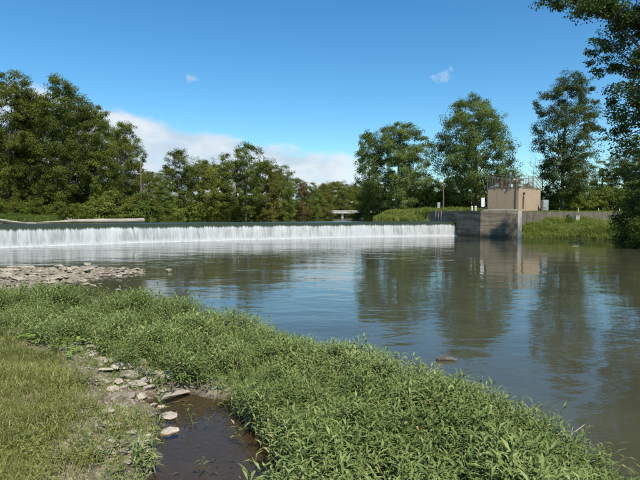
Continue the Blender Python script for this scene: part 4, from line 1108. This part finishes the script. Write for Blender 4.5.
def scatter(g, temps, X, Y, Z, S, tilt=0.2, tj=0.12, tbias=None, seed=3):
    r = np.random.default_rng(seed); n = len(X); which = r.integers(0, len(temps), n)
    for w in range(len(temps)):
        m = np.where(which == w)[0]
        if not len(m): continue
        V, T, ti = temps[w]; k = len(V); a = r.uniform(0, 6.28, len(m)); ca, sa = np.cos(a), np.sin(a)
        tx = r.normal(0, tilt, len(m)); ty = r.normal(0, tilt, len(m)); s = S[m]
        x = V[None,:,0]*ca[:,None]-V[None,:,1]*sa[:,None]; y = V[None,:,0]*sa[:,None]+V[None,:,1]*ca[:,None]; z = np.repeat(V[None,:,2], len(m), 0)
        x = x+z*tx[:,None]; y = y+z*ty[:,None]
        P_ = np.stack([x*s[:,None]+X[m][:,None], y*s[:,None]+Y[m][:,None], z*s[:,None]+Z[m][:,None]], 2)
        t0 = ti[None]+r.normal(0, tj, len(m))[:,None]
        if tbias is not None: t0 = t0+tbias[m][:,None]
        t0 = np.where(ti[None] > 1.2, 1.3, np.clip(t0, 0, 1.0))
        g.add(P_.reshape(-1,3), (T[None]+(np.arange(len(m))*k)[:,None,None]).reshape(-1,3), t0.ravel())

def candidates(n, x0, x1, y0, y1, seed):
    r = np.random.default_rng(seed); return r.uniform(x0, x1, n), r.uniform(y0, y1, n), r.random(n)
def in_view(x, y, m=0.5): return (np.abs(x) < 0.63*y+m) & (y > 2.6)

wt = [willow_plant(300+i) for i in range(14)]
X, Y, U = candidates(115000, -13, 3.2, 2.6, 18.6, 41)
s1 = sdist(X, Y, WATER_LOW); t = -sdist(X, Y, BANKPOLY); sp = sdist(X, Y, PUDDLE)
strip = seg_dist(X, Y, [(-4.4,9.2),(-3.3,7.6),(-2.5,6.8),(-2.2,6.0)], False)
dens = sstep(s1, -0.18, 0.12)*sstep(-t, -0.35+0*t, 0.25)*sstep(sp, -0.06, 0.10)*sstep(strip, 0.15, 0.55)
dens = np.where(Y > 9.5, sstep(s1, -0.18, 0.12)*sstep(t, 2.6, 0.6), dens)
dens *= 0.18+0.95*vnoise(X*2.6+5, Y*2.6)
dens = np.where((Y < 6.9) & (X < -1.2), dens*np.where((X > -2.35) & (Y < 6.3), 0.42*vnoise(X*2.7, Y*2.7), 0.05), dens)
dens *= sstep(Y+0.25*X+1.2*(vnoise(X*0.8, Y*0.8)-0.5), 12.9, 12.2)*(X < -4)+(X >= -4)
dens *= np.clip(8.5/np.maximum(Y, 4), 0.35, 1.15)
k = in_view(X, Y, 0.8) & (U < dens*0.62)
X, Y = X[k], Y[k]; Z = height(X, Y)
S = 0.92*(0.30+0.6*vnoise(X*0.9+5, Y*0.9)+0.75*vnoise(X*2.6+5, Y*2.6)+0.25*np.random.default_rng(1).random(len(X))**3)*(1+0.03*np.clip(Y-6, 0, 10))
S *= 0.6+0.4*sstep(-(-sdist(X, Y, BANKPOLY)), -0.4, 0.5) if False else 1.0
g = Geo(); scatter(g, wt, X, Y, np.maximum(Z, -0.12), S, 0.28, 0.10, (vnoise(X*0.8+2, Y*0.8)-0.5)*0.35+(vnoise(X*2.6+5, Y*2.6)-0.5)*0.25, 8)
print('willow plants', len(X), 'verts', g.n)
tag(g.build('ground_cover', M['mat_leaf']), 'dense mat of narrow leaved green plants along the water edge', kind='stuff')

# old dry stems and seed heads standing among the green
r_ = np.random.default_rng(91); g = Geo(); pick = r_.choice(len(X), 420, replace=False)
for i_ in pick:
    x, y, z = X[i_], Y[i_], max(Z[i_], -0.05); a = r_.uniform(0, 6.28); L = r_.uniform(0.22, 0.46); ln = r_.uniform(0.1, 0.9)
    p1 = np.array([x, y, z]); p2 = p1+np.array([math.cos(a)*L*ln*0.4, math.sin(a)*L*ln*0.4, L*0.6]); p3 = p1+np.array([math.cos(a)*L*ln, math.sin(a)*L*ln, L*(1-0.3*ln)])
    add_tube(g, [p1, p2, p3], [0.0028, 0.0024, 0.0016], 3, 1.3 if r_.random() < 0.6 else 0.9, cap=False)
    if r_.random() < 0.4: add_tube(g, [p3, p3+np.array([0,0,0.012]), p3+np.array([0.003,0,0.03])], [0.003, 0.007, 0.002], 4, 1.3, cap=False)
tag(g.build('dry_stems', M['mat_leaf']), 'thin dry stems and seed heads among the green mat', kind='stuff')

# grass of the left bank
gt_ = [grass_tuft(400+i, 22, (0.035,0.12), (0.003,0.007), 0.06, 0.08) for i in range(10)]
X, Y, U = candidates(120000, -14, 1.0, 2.6, 16.5, 43)
t = -sdist(X, Y, BANKPOLY); strip = seg_dist(X, Y, [(-4.6,9.4),(-3.3,7.6),(-2.5,6.6),(-2.4,5.2),(-2.0,4.0)], False)
bare_ = seg_dist(X, Y, [(-7.2,10.0),(-5.6,9.6),(-4.8,8.9)], False)
dens = sstep(t, -0.15, 0.7)*sstep(strip, 0.12, 0.62)*(0.12+0.88*sstep(bare_, 0.2, 0.7))*(0.55+0.8*vnoise(X*1.6+3, Y*1.6))
dens *= np.clip(7.5/np.maximum(Y, 3.5), 0.3, 1.3)
k = in_view(X, Y, 0.8) & (U < dens*0.85); X, Y = X[k], Y[k]; Z = height(X, Y)
S = (0.65+0.75*vnoise(X*1.3, Y*1.3+8))*(1+0.05*np.clip(Y-5, 0, 10))
g = Geo(); scatter(g, gt_, X, Y, Z, S, 0.3, 0.10, (vnoise(X*0.7+12, Y*0.7)-0.5)*0.5, 9)
print('grass tufts', len(X), 'verts', g.n)
tag(g.build('grass', M['grass_leaf']), 'short yellow green grass on the left bank', kind='stuff')
X, Y, U = candidates(9000, -10, 0.6, 2.8, 12, 52); t = -sdist(X, Y, BANKPOLY)
k = (U < 0.8*vnoise(X*2.4, Y*2.4)) & (t > 0.5) & in_view(X, Y); X, Y = X[k], Y[k]
g = Geo(); scatter(g, wt, X, Y, height(X, Y), 0.25+0.25*vnoise(X*3, Y*3), 0.4, 0.12, np.full(len(X), 0.1), 17)
tag(g.build('small_weeds', M['grass_leaf']), 'tiny leafy weeds mixed into the left bank grass', kind='stuff')
# sparse weeds over the dirt strip
X, Y, U = candidates(2600, -4.8, -1.5, 3.3, 9.2, 44); strip = seg_dist(X, Y, [(-4.6,9.4),(-3.3,7.6),(-2.5,6.6),(-2.4,5.2),(-2.0,4.0)], False)
k = (U < np.where(Y < 6.2, 1.3, 0.45)*vnoise(X*2.2, Y*2.2)**1.5) & (strip < 0.7) & (sdist(X, Y, PUDDLE) > -0.02); X, Y = X[k], Y[k]
g = Geo(); scatter(g, wt[:6], X, Y, height(X, Y), np.full(len(X), 0.55), 0.5, 0.12, np.full(len(X), 0.15), 10)
scatter(g, gt_, X+0.05, Y+0.03, height(X+0.05, Y+0.03), np.full(len(X), 0.9), 0.5, 0.12, np.full(len(X), 0.1), 11)
tag(g.build('weeds', M['grass_leaf']), 'sparse weeds growing through the stony dirt strip', kind='stuff')
# dry trailing stems on the dirt
g = Geo()
for k_ in range(34):
    px = rng.uniform(80,165); py = rng.uniform(425,478); x, y = ground_at(px, py)
    if hz(x, y) < 0.06 or px > 122: continue
    a = rng.normal(0.5, 0.5); L = rng.uniform(0.08,0.25); pts = []
    for s in np.linspace(0, 1, 5):
        xx = x+math.cos(a)*L*s; yy = y+math.sin(a)*L*s*0.5; pts.append((xx, yy, max(hz(xx, yy), 0)+0.015+0.04*math.sin(3.1*s)*rng.uniform(0.4,1)))
    add_tube(g, pts, [0.004]*5, 4, rng.uniform(0.9,1.3), cap=False)
tag(g.build('dry_stems', M['grass_leaf']), 'tangle of dry straw stems on the dirt', kind='stuff')
# leaf litter in the puddle
g = Geo(); X, Y, U = candidates(420, -2.2, 0.2, 3.4, 7.2, 45); sp = sdist(X, Y, PUDDLE); k = (sp < 0.05) & (vnoise(X*3, Y*3) > 0.45); X, Y = X[k], Y[k]; Z = height(X, Y)
for x, y, z in zip(X, Y, Z):
    a = rng.uniform(0,6.28); d = np.array([math.cos(a), math.sin(a), rng.normal(0,0.12)]); L = rng.uniform(0.03,0.10)
    v, f = leaf_strip(np.array([x,y,z+0.012]), d, L, L*rng.uniform(0.3,0.6), 0.0); g.add(v, f, 0.35+0.65*rng.random())
tag(g.build('leaf_litter', M['litter_leaf']), 'brown dead leaves lying on the puddle bottom', kind='stuff')
# broad leaved weeds
def broad_weed(seed):
    r = np.random.default_rng(seed); g = Geo()
    for k in range(11):
        a = r.uniform(0,6.28); rad = r.uniform(0.02,0.2); h = r.uniform(0.1,0.2); c = np.array([rad*math.cos(a), rad*math.sin(a), h]); R = r.uniform(0.035,0.075)
        tl = r.normal(0,0.3,2); ring = [c+R*np.array([math.cos(q)*(1 if abs(q-3.14)>0.4 else 0.6), math.sin(q), tl[0]*math.cos(q)+tl[1]*math.sin(q)+0.15]) for q in np.linspace(0, 2*math.pi, 9)[:-1]]
        b = g.n; g.add([c]+ring, [(0,1+i,1+(i+1)%8) for i in range(8)], np.clip(0.6+r.normal(0,0.2),0,1))
        add_tube(g, [(0.02*math.cos(a),0.02*math.sin(a),-0.02),(c[0]*0.7,c[1]*0.7,h*0.7),c], [0.004]*3, 3, 0.4, cap=False)
    return g.mesh('broad_leaf_weed', M['broad_leaf'])
bw = [broad_weed(500+i) for i in range(4)]
for i, (px, py) in enumerate([(26,333),(38,328),(50,326),(60,331),(56,340),(72,350),(79,341),(44,336),(70,330),(66,356),(34,341),(50,347),(22,337),(64,346)]):
    x, y = ground_at(px, py+6); o = bpy.data.objects.new('broad_leaf_weed', bw[i % 4]); C.objects.link(o)
    o.location = (x, y, hz(x,y)); o.rotation_euler = (0,0,random.uniform(0,6.28)); o.scale = (random.uniform(0.5,0.8),)*3
    tag(o, 'bright green round leaved weed in the patch on the left bank', 'weed', 'round leaved weed patch')
# sprigs standing in the puddle and beyond the mat
def sprig(px, py, s, label, seed, z=0.0, name='water_plant', tilt=0.0):
    x, y = at(px, F*(EYE-z)/(py-216)); V, T, ti = willow_plant(seed); g = Geo(); g.add(V, T, np.where(ti > 1.2, 1.3, ti))
    o = g.build(name, M['mat_leaf']); o.location = (x, y, max(hz(x,y), -0.1)); o.scale = (s,s,s); o.rotation_euler = (tilt,tilt*0.6,seed)
    tag(o, label, 'plant', 'sprigs in open water')
sprig(191,428,1.0,'green sprig standing in the puddle near the pointed stone',701)
sprig(208,470,0.9,'low green sprig in the middle of the puddle',702,0,'water_plant',0.5)
sprig(236,440,0.9,'green sprig at the right edge of the puddle',703)
sprig(205,425,0.6,'tiny green sprig at the far end of the puddle',704)
sprig(480,405,1.3,'lone upright sprig at the edge of the green mat',705)
sprig(515,425,1.3,'tall sprig leaning over the river near the date',706,0,'water_plant',0.2) if False else sprig(515,425,1.3,'tall sprig leaning over the river left of the dead twig',706,0,'water_plant',0.2)
sprig(588,462,1.3,'rightmost sprig standing in the river beyond the mat',707)
g = Geo(); x0, y0 = at(566,5.1); add_tube(g, [(x0-0.15,y0,0.05),(x0,y0+0.03,0.2),(x0+0.12,y0+0.06,0.24),(x0+0.28,y0+0.1,0.33)], [0.006,0.006,0.005,0.003], 5)
add_tube(g, [(x0+0.12,y0+0.06,0.24),(x0+0.16,y0+0.09,0.31)], [0.004,0.002], 4)
tag(g.build('dead_twig', M['drift'], None, True), 'pale dead twig sticking out over the river at lower right', 'twig')

# ------------------------------------------------------------------ tall grass on the far banks
tg = [grass_tuft(600+i, 14, (0.35,0.8), (0.02,0.045), 0.16, 0.03) for i in range(8)]
X, Y, U = candidates(11000, 7, 20, 72, 100, 47); s2 = sdist(X, Y, WATER_UP); k = (s2 > -0.05) & (s2 < 9) & (X/Y < 0.27) & (sdist(X, Y, FILL) > -12); X, Y = X[k][:2600], Y[k][:2600]
g = Geo(); scatter(g, tg, X, Y, height(X, Y), 0.7+0.9*vnoise(X*0.6, Y*0.6), 0.2, 0.15, 0.35+(vnoise(X*0.5, Y*0.5)-0.5)*0.6, 12)
X, Y, U = candidates(14000, -62, -27, 80, 94, 51); s2 = sdist(X, Y, WATER_UP); k = (s2 > -0.15) & (s2 < 3.0); X, Y = X[k][:1500], Y[k][:1500]
scatter(g, tg, X, Y, height(X, Y), 0.7+0.8*vnoise(X*0.6, Y*0.6), 0.25, 0.15, -0.05+(vnoise(X*0.5, Y*0.5)-0.5)*0.5, 16)
# flowering weeds behind the abutment wall
X, Y, U = candidates(1400, 15.6, 24, 70, 86, 48); X, Y = X[-sdist(X,Y,FILL) > 1.2], Y[-sdist(X,Y,FILL) > 1.2]
scatter(g, tg, X, Y, height(X, Y), 0.6+0.8*vnoise(X*0.6, Y*0.6), 0.2, 0.15, 0.2+(vnoise(X*0.5, Y*0.5)-0.5)*0.6, 13)
tag(g.build('tall_grass', M['bank_leaf']), 'tall yellow green grass on the bank above the dam', kind='stuff')
X, Y, U = candidates(6800, 22, 33, 44, 68, 49); s1 = sdist(X, Y, WATER_LOW); k = (s1 > -0.2) & (-sdist(X, Y, FILL) < -0.2) & (X/Y < 0.66) & (X > 22.9); X, Y = X[k], Y[k]
g = Geo(); scatter(g, tg, X, Y, height(X, Y), 0.45+0.75*vnoise(X*0.7, Y*0.7), 0.2, 0.15, 0.32+(vnoise(X*0.5+3, Y*0.5)-0.5)*0.6, 14); print('right bank tufts', len(X))
X, Y, U = candidates(2500, 24, 45, 66.5, 82, 50); f = -sdist(X, Y, FILL); k = (f > 1.0) & (~inside(X, Y, [tuple(cl), tuple(c0), tuple(cr), tuple(cb)])) & (X/Y > 0.43); X, Y = X[k], Y[k]
scatter(g, tg, X, Y, height(X, Y), 0.25+0.35*vnoise(X*0.7, Y*0.7), 0.2, 0.15, 0.25+(vnoise(X*0.5+3, Y*0.5)-0.5)*0.4, 15)
X, Y, U = candidates(3000, 15.5, 31, 60, 74, 53); f = -sdist(X, Y, FILL); k = (f > 0.95) & (~inside(X, Y, [tuple(cl), tuple(c0), tuple(cr), tuple(cb)])); X, Y = X[k], Y[k]
scatter(g, tg, X, Y, height(X, Y), 0.2+0.3*vnoise(X*0.7, Y*0.7), 0.25, 0.15, 0.2+(vnoise(X*0.5+3, Y*0.5)-0.5)*0.4, 18)
tag(g.build('bank_grass', M['bank_leaf']), 'lush grass on the right bank below the retaining wall', kind='stuff')

# ------------------------------------------------------------------ tell the look-alike plants apart by their order in the row
from collections import defaultdict
rows = defaultdict(list)
for o in bpy.data.objects:
    if o.get('category') in ('tree', 'shrub') and o.get('label'): rows[o['label']].append(o)
for lab, obs in rows.items():
    if len(obs) < 2: continue
    col = lambda o: 320+F*o.location.x/o.location.y
    seen = sorted([o for o in obs if 0 <= col(o) <= 640], key=col)
    for n_, o in enumerate(seen): o['label'] = lab+', '+(ORD[n_]+' from the left' if n_ < len(seen)-1 else 'the rightmost one')
    for o in obs:
        if o not in seen: o['label'] = lab+(', beyond the left edge' if col(o) < 0 else ', beyond the right edge')

print('triangles', sum(len(m.loops)-2*len(m.polygons) for m in bpy.data.meshes))
